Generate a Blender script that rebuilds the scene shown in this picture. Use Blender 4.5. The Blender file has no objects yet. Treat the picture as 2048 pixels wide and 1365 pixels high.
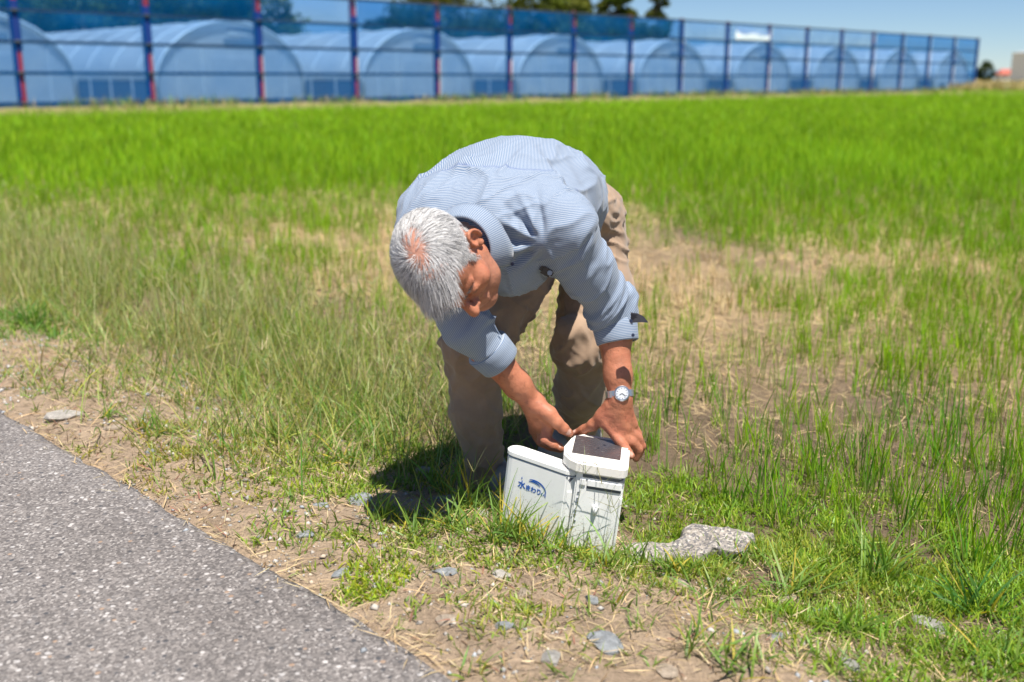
import bpy, bmesh, math, random
import numpy as np
from mathutils import Vector, Matrix
random.seed(7)
rng = np.random.default_rng(7)
SC = bpy.context.scene
COL = SC.collection
# ------------------------------------------------------------------ camera
FPX = 2076.0
PITCH = math.atan((682.5 - 158.0) / FPX)
CAMZ = 1.15
cam_d = bpy.data.cameras.new('camera')
cam_d.sensor_width = 36.0
cam_d.lens = 36.0 * FPX / 2048.0
cam_d.clip_start = 0.05
cam_d.clip_end = 9000.0
cam_d.dof.use_dof = True
cam_d.dof.focus_distance = 2.62
cam_d.dof.aperture_fstop = 2.2
cam_d.dof.aperture_blades = 9
cam = bpy.data.objects.new('camera', cam_d)
COL.objects.link(cam)
cam.location = (0, 0, CAMZ)
cam.rotation_euler = (math.pi / 2 - PITCH, 0, 0)
SC.camera = cam
# ------------------------------------------------------------------ light
SUN_DIR = Vector((0.15, -0.33, 0.933)).normalized()      # towards the sun
world = bpy.data.worlds.new('World')
SC.world = world
world.use_nodes = True
wn = world.node_tree.nodes
wl = world.node_tree.links
bg = wn['Background']
sky = wn.new('ShaderNodeTexSky')
sky.sky_type = 'NISHITA'
sky.sun_disc = False
sky.sun_elevation = math.asin(SUN_DIR.z)
sky.sun_rotation = math.atan2(SUN_DIR.x, SUN_DIR.y)
sky.altitude = 2500.0
sky.air_density = 1.0
sky.dust_density = 0.0
sky.ozone_density = 7.0
wl.new(sky.outputs['Color'], bg.inputs['Color'])
bg.inputs['Strength'].default_value = 0.066
sun_d = bpy.data.lights.new('sun', 'SUN')
sun_d.energy = 5.0
sun_d.angle = math.radians(0.53)
sun_d.color = (1.0, 0.955, 0.88)
sun = bpy.data.objects.new('sun', sun_d)
COL.objects.link(sun)
sun.rotation_euler = SUN_DIR.to_track_quat('Z', 'Y').to_euler()
SC.view_settings.view_transform = 'Standard'
SC.view_settings.look = 'None'
SC.view_settings.exposure = 0.70
SC.view_settings.gamma = 1.0
SC.view_settings.use_curve_mapping = False
SC.cycles.max_bounces = 8
SC.cycles.transparent_max_bounces = 16
SC.cycles.use_denoising = True

# ------------------------------------------------------------------ helpers
CP, SP = math.cos(PITCH), math.sin(PITCH)
def ray(px, py):
    a = (px - 1024.0) / FPX
    b = (682.5 - py) / FPX
    return np.array((a, CP + b * SP, -SP + b * CP))
def at(px, py, Y):
    """world point that stands Y metres in front of the camera on a line of sight"""
    r = ray(px, py)
    return np.array((0, 0, CAMZ)) + r * (Y / r[1])
def ground(px, py, z=0.0):
    r = ray(px, py)
    return np.array((0, 0, CAMZ)) + r * ((z - CAMZ) / r[2])
def camvec(x, y, z):
    """camera axes (right, up, towards viewer) to world"""
    return x * np.array((1., 0, 0)) + y * np.array((0, SP, CP)) + z * np.array((0, -CP, SP))

def tag(o, label=None, cat=None, group=None, kind=None):
    if label: o['label'] = label
    if cat: o['category'] = cat
    if group: o['group'] = group
    if kind: o['kind'] = kind
    return o
def empty(name, loc=(0, 0, 0), parent=None):
    o = bpy.data.objects.new(name, None)
    o.empty_display_size = 0.05
    COL.objects.link(o)
    o.location = loc
    if parent: o.parent = parent
    return o
def link(name, me, mat=None, parent=None, world=False):
    o = bpy.data.objects.new(name, me)
    COL.objects.link(o)
    if mat is not None and len(me.materials) == 0:
        me.materials.append(mat)
    if parent is not None:
        o.parent = parent
        if world:          # mesh data given in world coordinates
            o.matrix_parent_inverse = Matrix.Translation(-Vector(parent.location)) if parent.type == 'EMPTY' else Matrix.Identity(4)
    return o
def np_mesh(name, V, F, col=None, smooth=False, attrs=None):
    """mesh from arrays: V (n,3); F (m,3) or (m,4) or list of both; col per vertex"""
    V = np.asarray(V, dtype=np.float32)
    Fs = F if isinstance(F, list) else [F]
    Fs = [np.asarray(q, dtype=np.int32) for q in Fs if len(q)]
    me = bpy.data.meshes.new(name)
    me.vertices.add(len(V))
    me.vertices.foreach_set('co', V.ravel())
    nl = sum(q.size for q in Fs)
    npoly = sum(len(q) for q in Fs)
    me.loops.add(nl)
    me.polygons.add(npoly)
    me.loops.foreach_set('vertex_index', np.concatenate([q.ravel() for q in Fs]))
    tot = np.concatenate([np.full(len(q), q.shape[1], np.int32) for q in Fs])
    st = np.concatenate([[0], np.cumsum(tot)[:-1]]).astype(np.int32)
    me.polygons.foreach_set('loop_start', st)
    me.update(calc_edges=True)
    if smooth:
        me.polygons.foreach_set('use_smooth', np.ones(npoly, bool))
    if col is not None:
        a = me.color_attributes.new('col', 'FLOAT_COLOR', 'POINT')
        c = np.ones((len(V), 4), np.float32)
        c[:, :3] = col
        a.data.foreach_set('color', c.ravel())
    for k, (dom, arr) in (attrs or {}).items():
        a = me.attributes.new(k, 'FLOAT', dom)
        a.data.foreach_set('value', np.asarray(arr, np.float32))
    return me
class MB:
    """collects boxes, tubes and prisms into ONE mesh"""
    def __init__(s): s.v = []; s.f = []
    def add(s, vs, fs):
        b = len(s.v); s.v += [tuple(map(float, q)) for q in vs]; s.f += [tuple(b + i for i in q) for q in fs]
    def box(s, c, size, R=None):
        hx, hy, hz = [q / 2 for q in size]
        vs = [Vector((x * hx, y * hy, z * hz)) for x in (-1, 1) for y in (-1, 1) for z in (-1, 1)]
        if R is not None: vs = [R @ q for q in vs]
        vs = [q + Vector(c) for q in vs]
        s.add(vs, [(0, 1, 3, 2), (4, 6, 7, 5), (0, 4, 5, 1), (2, 3, 7, 6), (0, 2, 6, 4), (1, 5, 7, 3)])
    def tube(s, pts, r, n=8, cap=True):
        pts = [Vector(q) for q in pts]
        rs = r if isinstance(r, (list, tuple)) else [r] * len(pts)
        up = None; vs = []
        for i, q in enumerate(pts):
            d = (pts[min(i + 1, len(pts) - 1)] - pts[max(i - 1, 0)]).normalized()
            if up is None:
                up = Vector((0, 0, 1)) if abs(d.z) < .9 else Vector((1, 0, 0))
            a = d.cross(up).normalized(); b = a.cross(d).normalized(); up = b
            for k in range(n):
                t = 2 * math.pi * k / n
                vs.append(q + (a * math.cos(t) + b * math.sin(t)) * rs[i])
        fs = []
        for i in range(len(pts) - 1):
            for k in range(n):
                k2 = (k + 1) % n
                fs.append((i * n + k, i * n + k2, (i + 1) * n + k2, (i + 1) * n + k))
        if cap:
            fs.append(tuple(range(n))[::-1]); m = (len(pts) - 1) * n
            fs.append(tuple(m + k for k in range(n)))
        s.add(vs, fs)
    def prism(s, poly, z0, z1):
        n = len(poly)
        vs = [(x, y, z0) for x, y in poly] + [(x, y, z1) for x, y in poly]
        s.add(vs, [tuple(range(n))[::-1], tuple(range(n, 2 * n))] + [(k, (k + 1) % n, n + (k + 1) % n, n + k) for k in range(n)])
    def mesh(s, name, smooth=False, bevel=0, seg=2):
        me = bpy.data.meshes.new(name)
        me.from_pydata(s.v, [], s.f)
        bm = bmesh.new(); bm.from_mesh(me)
        if bevel:
            bmesh.ops.bevel(bm, geom=[e for e in bm.edges if len(e.link_faces) == 2 and e.calc_face_angle() > .5] + list(bm.verts), offset=bevel, segments=seg, affect='EDGES', clamp_overlap=True)
        bmesh.ops.recalc_face_normals(bm, faces=bm.faces)
        bm.to_mesh(me); bm.free()
        if smooth:
            for q in me.polygons: q.use_smooth = True
        return me
    def build(s, name, mat, parent=None, smooth=False, bevel=0, world=False, seg=2):
        return link(name, s.mesh(name, smooth, bevel, seg), mat, parent, world)

# ---- noise
def _h(ix, iy, iz, seed):
    n = (ix.astype(np.int64) * 374761393 + iy.astype(np.int64) * 668265263 + iz.astype(np.int64) * 2147483647 + seed * 1274126177) & 0xffffffff
    n = ((n ^ (n >> 13)) * 1274126177) & 0xffffffff
    n = n ^ (n >> 16)
    return (n & 0xffff).astype(np.float32) / 65535.0
def vnoise(x, y, z=0.0, seed=0):
    x, y, z = np.broadcast_arrays(np.asarray(x, np.float64), np.asarray(y, np.float64), np.asarray(z, np.float64))
    ix, iy, iz = np.floor(x), np.floor(y), np.floor(z)
    fx, fy, fz = x - ix, y - iy, z - iz
    fx, fy, fz = [q * q * q * (q * (q * 6 - 15) + 10) for q in (fx, fy, fz)]
    ix, iy, iz = ix.astype(np.int64), iy.astype(np.int64), iz.astype(np.int64)
    r = 0
    for a in (0, 1):
        for b in (0, 1):
            for c in (0, 1):
                w = (fx if a else 1 - fx) * (fy if b else 1 - fy) * (fz if c else 1 - fz)
                r = r + w * _h(ix + a, iy + b, iz + c, seed)
    return r * 2 - 1
def fbm(x, y, z=0.0, o=3, seed=0):
    r = 0; a = 1; t = 0
    for i in range(o):
        r = r + a * vnoise(np.asarray(x) * 2 ** i, np.asarray(y) * 2 ** i, np.asarray(z) * 2 ** i, seed + i * 17); t += a; a *= .5
    return r / t
def sstep(a, b, x):
    t = np.clip((np.asarray(x, np.float64) - a) / (b - a), 0, 1)
    return t * t * (3 - 2 * t)

# ---- materials
def mat(name, col=(.5, .5, .5), rough=.6, spec=.4, metal=0.0):
    m = bpy.data.materials.new(name); m.use_nodes = True
    b = m.node_tree.nodes['Principled BSDF']
    b.inputs['Base Color'].default_value = (*col, 1)
    b.inputs['Roughness'].default_value = rough
    b.inputs['Specular IOR Level'].default_value = spec
    b.inputs['Metallic'].default_value = metal
    m.diffuse_color = (*col, 1)
    return m
class NT:
    def __init__(s, m): s.m = m; s.t = m.node_tree; s.n = s.t.nodes; s.l = s.t.links; s.b = s.n.get('Principled BSDF')
    def new(s, typ, **kw):
        q = s.n.new(typ)
        for k, v in kw.items():
            if k.startswith('i_'):
                key = k[2:]
                key = int(key) if key.isdigit() else key.replace('_', ' ')
                q.inputs[key].default_value = v
            else: setattr(q, k, v)
        return q
    def link(s, a, b): s.l.new(a, b)
    def noise(s, scale, detail=4, rough=.6, vec=None):
        q = s.new('ShaderNodeTexNoise'); q.inputs['Scale'].default_value = scale; q.inputs['Detail'].default_value = detail; q.inputs['Roughness'].default_value = rough
        if vec is not None: s.link(vec, q.inputs['Vector'])
        return q
    def coord(s): return s.new('ShaderNodeTexCoord').outputs['Object']
    def ramp(s, fac, stops, interp='LINEAR'):
        q = s.new('ShaderNodeValToRGB'); e = q.color_ramp.elements; q.color_ramp.interpolation = interp
        while len(e) < len(stops): e.new(.5)
        for k, (p, c) in zip(e, stops): k.position = p; k.color = (*c, 1)
        s.link(fac, q.inputs['Fac']); return q
    def mix(s, fac, a, b, mode='MIX'):
        q = s.new('ShaderNodeMix', data_type='RGBA', blend_type=mode)
        for v, i in ((fac, 0), (a, 6), (b, 7)):
            if hasattr(v, 'is_output'): s.link(v, q.inputs[i])
            elif i == 0: q.inputs[0].default_value = v
            else: q.inputs[i].default_value = (*v, 1)
        return q.outputs[2]
    def math(s, op, a, b=None):
        q = s.new('ShaderNodeMath', operation=op)
        for v, i in ((a, 0), (b, 1)):
            if v is None: continue
            if hasattr(v, 'is_output'): s.link(v, q.inputs[i])
            else: q.inputs[i].default_value = v
        return q.outputs[0]
    def bump(s, h, strength=.3, dist=.01):
        q = s.new('ShaderNodeBump'); q.inputs['Strength'].default_value = strength; q.inputs['Distance'].default_value = dist
        s.link(h, q.inputs['Height']); s.link(q.outputs['Normal'], s.b.inputs['Normal']); return q
    def attr(s, name): return s.new('ShaderNodeAttribute', attribute_name=name)
def vary(m, amount=.25, scale=6.0, bump=0.0, bscale=None, dist=.004):
    """break up a plain colour with two noises"""
    n = NT(m); c = tuple(n.b.inputs['Base Color'].default_value)[:3]; co = n.coord()
    a = n.noise(scale, 5, .6, co)
    r = n.ramp(a.outputs['Fac'], [(.3, tuple(q * (1 - amount) for q in c)), (.7, tuple(min(1, q * (1 + amount)) for q in c))])
    n.link(r.outputs['Color'], n.b.inputs['Base Color'])
    if bump:
        q = n.noise(bscale or scale * 6, 5, .6, co); n.bump(q.outputs['Fac'], bump, dist)
    return m
def leaf_mat(name, trans=.35, rough=.5, spec=.3):
    m = bpy.data.materials.new(name); m.use_nodes = True
    n = NT(m); n.n.clear()
    at_ = n.attr('col')
    d = n.new('ShaderNodeBsdfPrincipled'); d.inputs['Roughness'].default_value = rough; d.inputs['Specular IOR Level'].default_value = spec
    n.link(at_.outputs['Color'], d.inputs['Base Color'])
    tr = n.new('ShaderNodeBsdfTranslucent')
    tc = n.mix(1.0, at_.outputs['Color'], (1.25, 1.3, .55), 'MULTIPLY'); n.link(tc, tr.inputs['Color'])
    mx = n.new('ShaderNodeMixShader'); mx.inputs[0].default_value = trans
    n.link(d.outputs[0], mx.inputs[1]); n.link(tr.outputs[0], mx.inputs[2])
    o = n.new('ShaderNodeOutputMaterial'); n.link(mx.outputs[0], o.inputs['Surface'])
    return m

# ------------------------------------------------------------------ terrain
A_ = ground(0, 822, .10)[:2]; B_ = ground(930, 1365, .10)[:2]
EDGE = (A_ - B_) / np.linalg.norm(A_ - B_)
NRM = np.array((EDGE[1], -EDGE[0]))
def ds(x, y):
    """distance from the road edge (positive: field side) and place along it"""
    vx = np.asarray(x) - B_[0]; vy = np.asarray(y) - B_[1]
    return vx * NRM[0] + vy * NRM[1], vx * EDGE[0] + vy * EDGE[1]
FZ0 = 33.0
FD = np.array((0.713, 0.701)); FD = FD / np.linalg.norm(FD)
FN = np.array((-FD[1], FD[0]))
FP0 = np.array(((40 - 1024) * CP / FPX * FZ0, FZ0))
def fdist(x, y):
    """distance behind the fence line (negative: in front)"""
    return (np.asarray(x) - FP0[0]) * FN[0] + (np.asarray(y) - FP0[1]) * FN[1]
def hgt(x, y):
    x = np.asarray(x, np.float64); y = np.asarray(y, np.float64)
    d, s = ds(x, y)
    z = 0.085 * (1 - sstep(.25, .84, d + .12 * vnoise(s * 1.3, 0, 0, 5)))
    z = np.where(d < 0, .075, z)
    near = 1 - sstep(10, 25, np.hypot(x, y))
    rough = (.020 * fbm(x * 3, y * 3, 0, 3, 11) + .017 * fbm(x * 12, y * 12, 0, 3, 12)) * near * sstep(.0, .15, d)
    fd = fdist(x, y)
    bank = .30 * sstep(-2.0, -.3, fd)
    far = .30 * sstep(70, 82, y) * sstep(.2, .4, x / np.maximum(y, 1))
    return z + rough + np.maximum(bank, far)

m_ground = mat('soil', (.3, .22, .15), .95, .1)
n = NT(m_ground); co = n.coord()
a0 = n.attr('col').outputs['Color']
n1 = n.noise(9, 6, .65, co); n2 = n.noise(70, 5, .7, co); n3 = n.noise(420, 3, .7, co)
r1 = n.ramp(n1.outputs['Fac'], [(.3, (.74, .72, .70)), (.7, (1.2, 1.18, 1.14))])
r2 = n.ramp(n2.outputs['Fac'], [(.3, (.62, .60, .58)), (.5, (1, 1, 1)), (.75, (1.35, 1.32, 1.25))])
c1 = n.mix(1, a0, r1.outputs['Color'], 'MULTIPLY'); c2 = n.mix(.8, c1, r2.outputs['Color'], 'MULTIPLY')
n.link(c2, n.b.inputs['Base Color'])
hs = n.math('ADD', n.math('MULTIPLY', n2.outputs['Fac'], 1.0), n.math('MULTIPLY', n3.outputs['Fac'], .35))
n.bump(hs, 1.0, .03)

def growth(a, b, step, end, ratio):
    r = list(np.arange(a, b + 1e-6, step)); st = step
    while r[-1] < end:
        st *= ratio; r.append(r[-1] + st)
    return r
xs_p = growth(0, 3.0, .041, 5000, 1.075)
xs = np.array([-q for q in xs_p[:0:-1]] + xs_p)
ys = np.array([-q for q in growth(0, .4, .2, 60, 1.5)[:0:-1]] + growth(0, 6.5, .041, 7000, 1.06))
GX, GY = np.meshgrid(xs, ys)
GZ = hgt(GX, GY)
gd, gs = ds(GX, GY)
soil_field = np.array((.30, .225, .155)); soil_verge = np.array((.66, .50, .36)); straw_c = np.array((.54, .40, .25)); green_far = np.array((.16, .25, .03))
w_v = (1 - sstep(.75, 1.15, gd + .2 * vnoise(GX * 2, GY * 2, 0, 3)))[..., None]
w_s = (sstep(1.8, 3.2, gd) * (1 - .8 * sstep(5.5, 9, gd)) * sstep(-.35, .35, fbm(GX * .7, GY * .7, 0, 3, 21) + .32))[..., None]
w_g = sstep(7, 12, GY + .3 * np.abs(GX))[..., None]
gc = soil_field * (1 - w_v) + soil_verge * w_v
gc = gc * (1 - w_s) + straw_c * w_s
gc = gc * (1 - w_g * .75) + green_far * w_g * .75
wb = sstep(-1.8, -.2, fdist(GX, GY))[..., None]
gc = gc * (1 - wb) + np.array((.33, .27, .13)) * wb
ny, nx = GX.shape
idx = np.arange(nx * ny).reshape(ny, nx)
quads = np.stack([idx[:-1, :-1], idx[:-1, 1:], idx[1:, 1:], idx[1:, :-1]], -1).reshape(-1, 4)
me = np_mesh('ground', np.stack([GX, GY, GZ], -1).reshape(-1, 3), quads, gc.reshape(-1, 3), smooth=True)
o = link('ground', me, m_ground); tag(o, 'tan soil verge and rice field running out to the horizon', 'ground', kind='structure')

# road: worn exposed aggregate, uneven broken edge
m_road = mat('asphalt', (.2, .19, .18), .85, .3)
n = NT(m_road); co = n.coord()
v1 = n.new('ShaderNodeTexVoronoi', feature='F1'); v1.inputs['Scale'].default_value = 72; n.link(co, v1.inputs['Vector'])
v2 = n.new('ShaderNodeTexVoronoi', feature='F1'); v2.inputs['Scale'].default_value = 190; n.link(co, v2.inputs['Vector'])
vh = n.new('ShaderNodeSeparateColor'); n.link(v1.outputs['Color'], vh.inputs[0])
vh2 = n.new('ShaderNodeSeparateColor'); n.link(v2.outputs['Color'], vh2.inputs[0])
stones = n.ramp(vh.outputs[0], [(0, (.09, .092, .10)), (.10, (.19, .18, .175)), (.36, (.245, .23, .22)), (.55, (.30, .285, .275)), (.68, (.40, .29, .21)), (.72, (.27, .26, .255)), (.84, (.52, .51, .50)), (.95, (.62, .60, .58))], 'CONSTANT')
fines = n.ramp(vh2.outputs[1], [(0, (.15, .14, .135)), (.35, (.225, .21, .20)), (.7, (.30, .28, .265)), (.92, (.45, .43, .41))], 'CONSTANT')
mort = n.ramp(v1.outputs['Distance'], [(.30, (0, 0, 0)), (.46, (1, 1, 1))])
sel = n.ramp(vh.outputs[1], [(.50, (0, 0, 0)), (.54, (1, 1, 1))])
mk = n.math('MAXIMUM', mort.outputs['Color'], sel.outputs['Color'])
c = n.mix(mk, stones.outputs['Color'], fines.outputs['Color'])
big = n.noise(2.3, 5, .6, co)
br = n.ramp(big.outputs['Fac'], [(.3, (.66, .63, .62)), (.7, (.88, .85, .84))])
n.link(n.mix(1, c, br.outputs['Color'], 'MULTIPLY'), n.b.inputs['Base Color'])
hh = n.math('SUBTRACT', 1.0, v1.outputs['Distance'])
n.bump(hh, .55, .006)
ss = np.concatenate([np.arange(-2.5, 6, .03), 6 * 1.06 ** np.arange(1, 95)])
wv = np.array([-.0, -.012, -.03, -.08, -.2, -.5, -1.0, -2.0, -3.6])
eoff = .012 + .007 * fbm(ss * 2.2, 0, 0, 2, 31) + .011 * fbm(ss * 16, 0, 0, 3, 32)
RV = []
for k, w in enumerate(wv):
    dd = w + eoff * (1 if k < 4 else 0)
    X = B_[0] + EDGE[0] * ss + NRM[0] * dd; Y = B_[1] + EDGE[1] * ss + NRM[1] * dd
    Z = np.full_like(ss, .100) + .003 * fbm(ss * 1.5, w * 2, 0, 2, 8)
    if k == 0: Z = Z - .06
    if k == 1: Z = Z - .004
    RV.append(np.stack([X, Y, Z], -1))
RV = np.array(RV); nw, ns_ = RV.shape[:2]
idx = np.arange(nw * ns_).reshape(nw, ns_)
quads = np.stack([idx[:-1, :-1], idx[1:, :-1], idx[1:, 1:], idx[:-1, 1:]], -1).reshape(-1, 4)
o = link('road', np_mesh('road', RV.reshape(-1, 3), quads, smooth=True), m_road); tag(o, 'worn grey asphalt farm road with pale aggregate', 'road', kind='structure')
# ------------------------------------------------------------------ windbreak fence
m_post = vary(mat('red_oxide_post', (.30, .03, .055), .55), .3, 3)
m_rail = mat('dark_rail', (.03, .04, .05), .6)
m_wrap = mat('blue_net_wrap', (.008, .035, .22), .7)
m_net = bpy.data.materials.new('blue_windbreak_net'); m_net.use_nodes = True
n = NT(m_net); n.n.clear()
tb = n.new('ShaderNodeBsdfTransparent'); tb.inputs['Color'].default_value = (.34, .54, .80, 1)
db = n.new('ShaderNodeBsdfDiffuse'); db.inputs['Color'].default_value = (.004, .20, .62, 1)
tl = n.new('ShaderNodeBsdfTranslucent'); tl.inputs['Color'].default_value = (.004, .20, .62, 1)
m1 = n.new('ShaderNodeMixShader'); m1.inputs[0].default_value = .35
n.link(db.outputs[0], m1.inputs[1]); n.link(tl.outputs[0], m1.inputs[2])
nn = n.noise(.9, 3, .5, n.coord()); rr = n.ramp(nn.outputs['Fac'], [(.3, (.60, .60, .60)), (.7, (.76, .76, .76))])
mx = n.new('ShaderNodeMixShader'); n.link(rr.outputs['Color'], mx.inputs[0])
n.link(m1.outputs[0], mx.inputs[1]); n.link(tb.outputs[0], mx.inputs[2])
oo = n.new('ShaderNodeOutputMaterial'); n.link(mx.outputs[0], oo.inputs['Surface'])
FSP = 2.17 * FZ0 / 17
FB = .28
rails_z = [.40, 1.32, 2.25, 3.17, 4.10]
fence = empty('windbreak_fence', (FP0[0], FP0[1], FB))
tag(fence, 'tall blue windbreak net fence with reddish posts across the far field edge', 'fence')
RF = Matrix.Rotation(math.atan2(FD[1], FD[0]), 4, 'Z')
def fpt(t, off, z): return Vector((FD[0] * t + FN[0] * off, FD[1] * t + FN[1] * off, z - FB))
pm = MB(); pm.box((0, 0, 1.93), (.25, .13, 3.90)); pm.box((0, 0, 3.90), (.27, .15, .04)); post_me = pm.mesh('post', bevel=.012)
wm = MB(); wm.box((0, -.075, 2.45), (.31, .03, 1.5)); wrap_me = wm.mesh('net_wrap', bevel=.01)
wm = MB(); wm.box((-.09, -.075, 1.0), (.14, .03, 1.45)); wrap2_me = wm.mesh('net_wrap', bevel=.01)
full = MB(); full.box((0, -.075, 1.95), (.27, .03, 3.7)); wrap3_me = full.mesh('net_wrap', bevel=.01)
for i in range(-2, 18):
    p = link('post', post_me, m_post, fence); p.location = fpt(FSP * i, 0, FB); p.rotation_euler = RF.to_euler()
    for k, w in enumerate([wrap_me, wrap2_me] if (i < 8 or i % 3 == 1) else [wrap3_me]):
        q = link('net_wrap', w, m_wrap, p); q.location = (0, 0, .0)
for z in rails_z:
    mb = MB(); mb.tube([fpt(FSP * -2, -.11, z), fpt(FSP * 17, -.11, z)], .058, 6)
    mb.build('rail', m_rail, fence)
m_net2 = m_net.copy(); m_net2.name = 'thin_blue_net'; NT(m_net2).n['Transparent BSDF'].inputs['Color'].default_value = (.80, .87, .95, 1)
def net_panel(i, z0, z1, sag=.0, mt=None):
    nx_, nz_ = 8, 4; V = []; F = []
    for a in range(nx_ + 1):
        for b in range(nz_ + 1):
            u, v = a / nx_, b / nz_
            bulge = .10 * math.sin(math.pi * u) * math.sin(math.pi * v) * random.uniform(.4, 1)
            V.append(fpt(FSP * (i + .02 + .96 * u), -.16 - bulge, z0 + (z1 - z0) * v - sag * math.sin(math.pi * u) * v))
    for a in range(nx_):
        for b in range(nz_):
            q = a * (nz_ + 1) + b; F.append((q, q + nz_ + 1, q + nz_ + 2, q + 1))
    me = bpy.data.meshes.new('net_panel'); me.from_pydata([tuple(q) for q in V], [], F)
    for q in me.polygons: q.use_smooth = True
    link('net_panel', me, mt or m_net, fence)
no_top = {2, 8, 9, 10, 11, 12}
for i in range(-2, 17):
    net_panel(i, .10, 2.24)
    net_panel(i, 2.26, 3.16)
    net_panel(i, 3.18, 4.10, .03, m_net2 if i in no_top else None)
# one torn corner hanging white
tn = MB(); tn.add([fpt(FSP * 9.15, -.14, 3.95), fpt(FSP * 9.95, -.14, 3.75), fpt(FSP * 9.95, -.2, 3.3), fpt(FSP * 9.1, -.25, 3.28), fpt(FSP * 9.5, -.22, 3.55)], [(0, 4, 3), (0, 1, 4), (1, 2, 4), (4, 2, 3)])
tn.build('torn_net', mat('bleached_net', (.72, .78, .82), .8), fence)

# ------------------------------------------------------------------ greenhouses
def film_mat(name, col, tr):
    m = bpy.data.materials.new(name); m.use_nodes = True; n = NT(m); b = n.b
    b.inputs['Base Color'].default_value = (*col, 1); b.inputs['Roughness'].default_value = .35
    t = n.new('ShaderNodeBsdfTranslucent'); t.inputs['Color'].default_value = (*col, 1)
    x = n.new('ShaderNodeMixShader'); x.inputs[0].default_value = tr
    n.link(b.outputs[0], x.inputs[1]); n.link(t.outputs[0], x.inputs[2])
    n.link(x.outputs[0], n.n['Material Output'].inputs['Surface']); return m
m_film = film_mat('white_film', (.80, .82, .84), .4)
m_film2 = film_mat('clear_film', (.94, .95, .96), .6)
m_pipe = mat('white_pipe', (.80, .81, .81), .35)
m_side = mat('dark_side_net', (.17, .25, .40), .8)
m_dark = mat('dark_opening', (.26, .34, .42), .8)
GW, GH, GL, GS = 3.35, 3.14, 26.0, 1.0
def arch(w, k=14):
    pts = [(-w, 0), (-w, GS)]
    for i in range(1, k):
        a = math.pi - math.pi * i / k
        pts.append((w * math.cos(a), GS + (GH - GS) * math.sin(a) ** 1.25))
    return pts + [(w, GS), (w, 0)]
AR = arch(GW)
gm = {}
mb = MB(); k = len(AR)
ysg = np.linspace(0, GL, 14)
for yy in ysg:
    pass
mb.add([(x, y, z) for y in ysg for x, z in AR[1:-1]], [(j * (k - 2) + i, (j + 1) * (k - 2) + i, (j + 1) * (k - 2) + i + 1, j * (k - 2) + i + 1) for j in range(13) for i in range(k - 3)])
gm['roof_film'] = (mb.mesh('roof_film', smooth=True), m_film)
mb = MB(); mb.add([(x * .995, -.01, z) for x, z in AR] , [tuple(range(k))]); gm['gable_film'] = (mb.mesh('gable_film'), m_film2)
mb = MB(); mb.add([(x * .99, GL - .06, z) for x, z in AR] , [tuple(range(k))]); gm['rear_film'] = (mb.mesh('rear_film'), m_film2)
mb = MB(); mb.tube([(x, -.12, z) for x, z in AR], .075, 6); gm['gable_frame'] = (mb.mesh('gable_frame', smooth=True), m_pipe)
mb = MB(); mb.box((.55, -.02, 2.72), (1.35, .06, .26)); gm['vent_window'] = (mb.mesh('vent_window'), mat('vent_white', (.85, .86, .86), .4))
mb = MB(); mb.box((.45, -.01, 2.28), (1.5, .05, .34)); gm['vent_opening'] = (mb.mesh('vent_opening'), m_dark)
mb = MB(); mb.box((.2, -.01, .85), (2.2, .05, 1.7)); gm['door'] = (mb.mesh('door'), m_film)
rep = []
mb = MB(); mb.tube([(0, 0, 0), (0, 0, 2.2)], .035, 6); rep += [('gable_post', mb.mesh('gable_post'), m_pipe, (x, -.03, 0)) for x in (-2.4, -1.3, 1.5, 2.5)]
mb = MB(); mb.tube([(x, 0, z) for x, z in AR[1:-1]], .035, 5); rib_me = mb.mesh('rib', smooth=True)
rep += [('rib', rib_me, m_pipe, (0, y, .02)) for y in np.arange(1.6, GL, 2.4)]
mb = MB(); mb.box((0, 0, .42), (.03, 1.9, .74)); sp_me = mb.mesh('side_panel')
mb = MB(); mb.box((0, 0, .47), (.06, .07, .94)); st_me = mb.mesh('side_post')
mb = MB(); mb.box((0, GL / 2, .90), (.035, GL, .20)); sk = mb.mesh('side_roll', bevel=.01)
for sx in (-1, 1):
    rep += [('side_panel', sp_me, m_side, (sx * GW, y + 1, 0)) for y in np.arange(0, GL - 1, 2.0)]
    rep += [('side_post', st_me, m_pipe, (sx * (GW + .02), y, 0)) for y in np.arange(0, GL + .1, 2.0)]
    rep += [('side_roll', sk, m_film, (sx * (GW + .01), 0, 0))]
GP0 = np.array(((40 - 1024) * CP / FPX * 38.0, 38.0))
gl_labels = {-1: 'white arched greenhouse cut by the left picture edge behind the fence', 0: 'nearest whole white arched greenhouse behind the blue net fence',
             1: 'second whole arched greenhouse from the left behind the net', 2: 'third whole arched greenhouse from the left, behind the tree gap', 3: 'fourth whole arched greenhouse from the left behind the net',
             4: 'fifth whole arched greenhouse from the left behind the net', 5: 'sixth whole arched greenhouse from the left behind the net', 6: 'seventh whole arched greenhouse from the left behind the net', 7: 'farthest white arched greenhouse near the right fence end'}
for kk in range(-1, 8):
    t = (.2217 + .2595 * kk) * 38.0
    g = empty('greenhouse', (GP0[0] + FD[0] * t, GP0[1] + FD[1] * t, .28)); g.rotation_euler = RF.to_euler()
    tag(g, gl_labels[kk], 'greenhouse', 'greenhouses in a row behind the fence')
    for nm, (me_, m_) in gm.items(): link(nm, me_, m_, g)
    for nm, me_, m_, l in rep:
        q = link(nm, me_, m_, g); q.location = l

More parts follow.
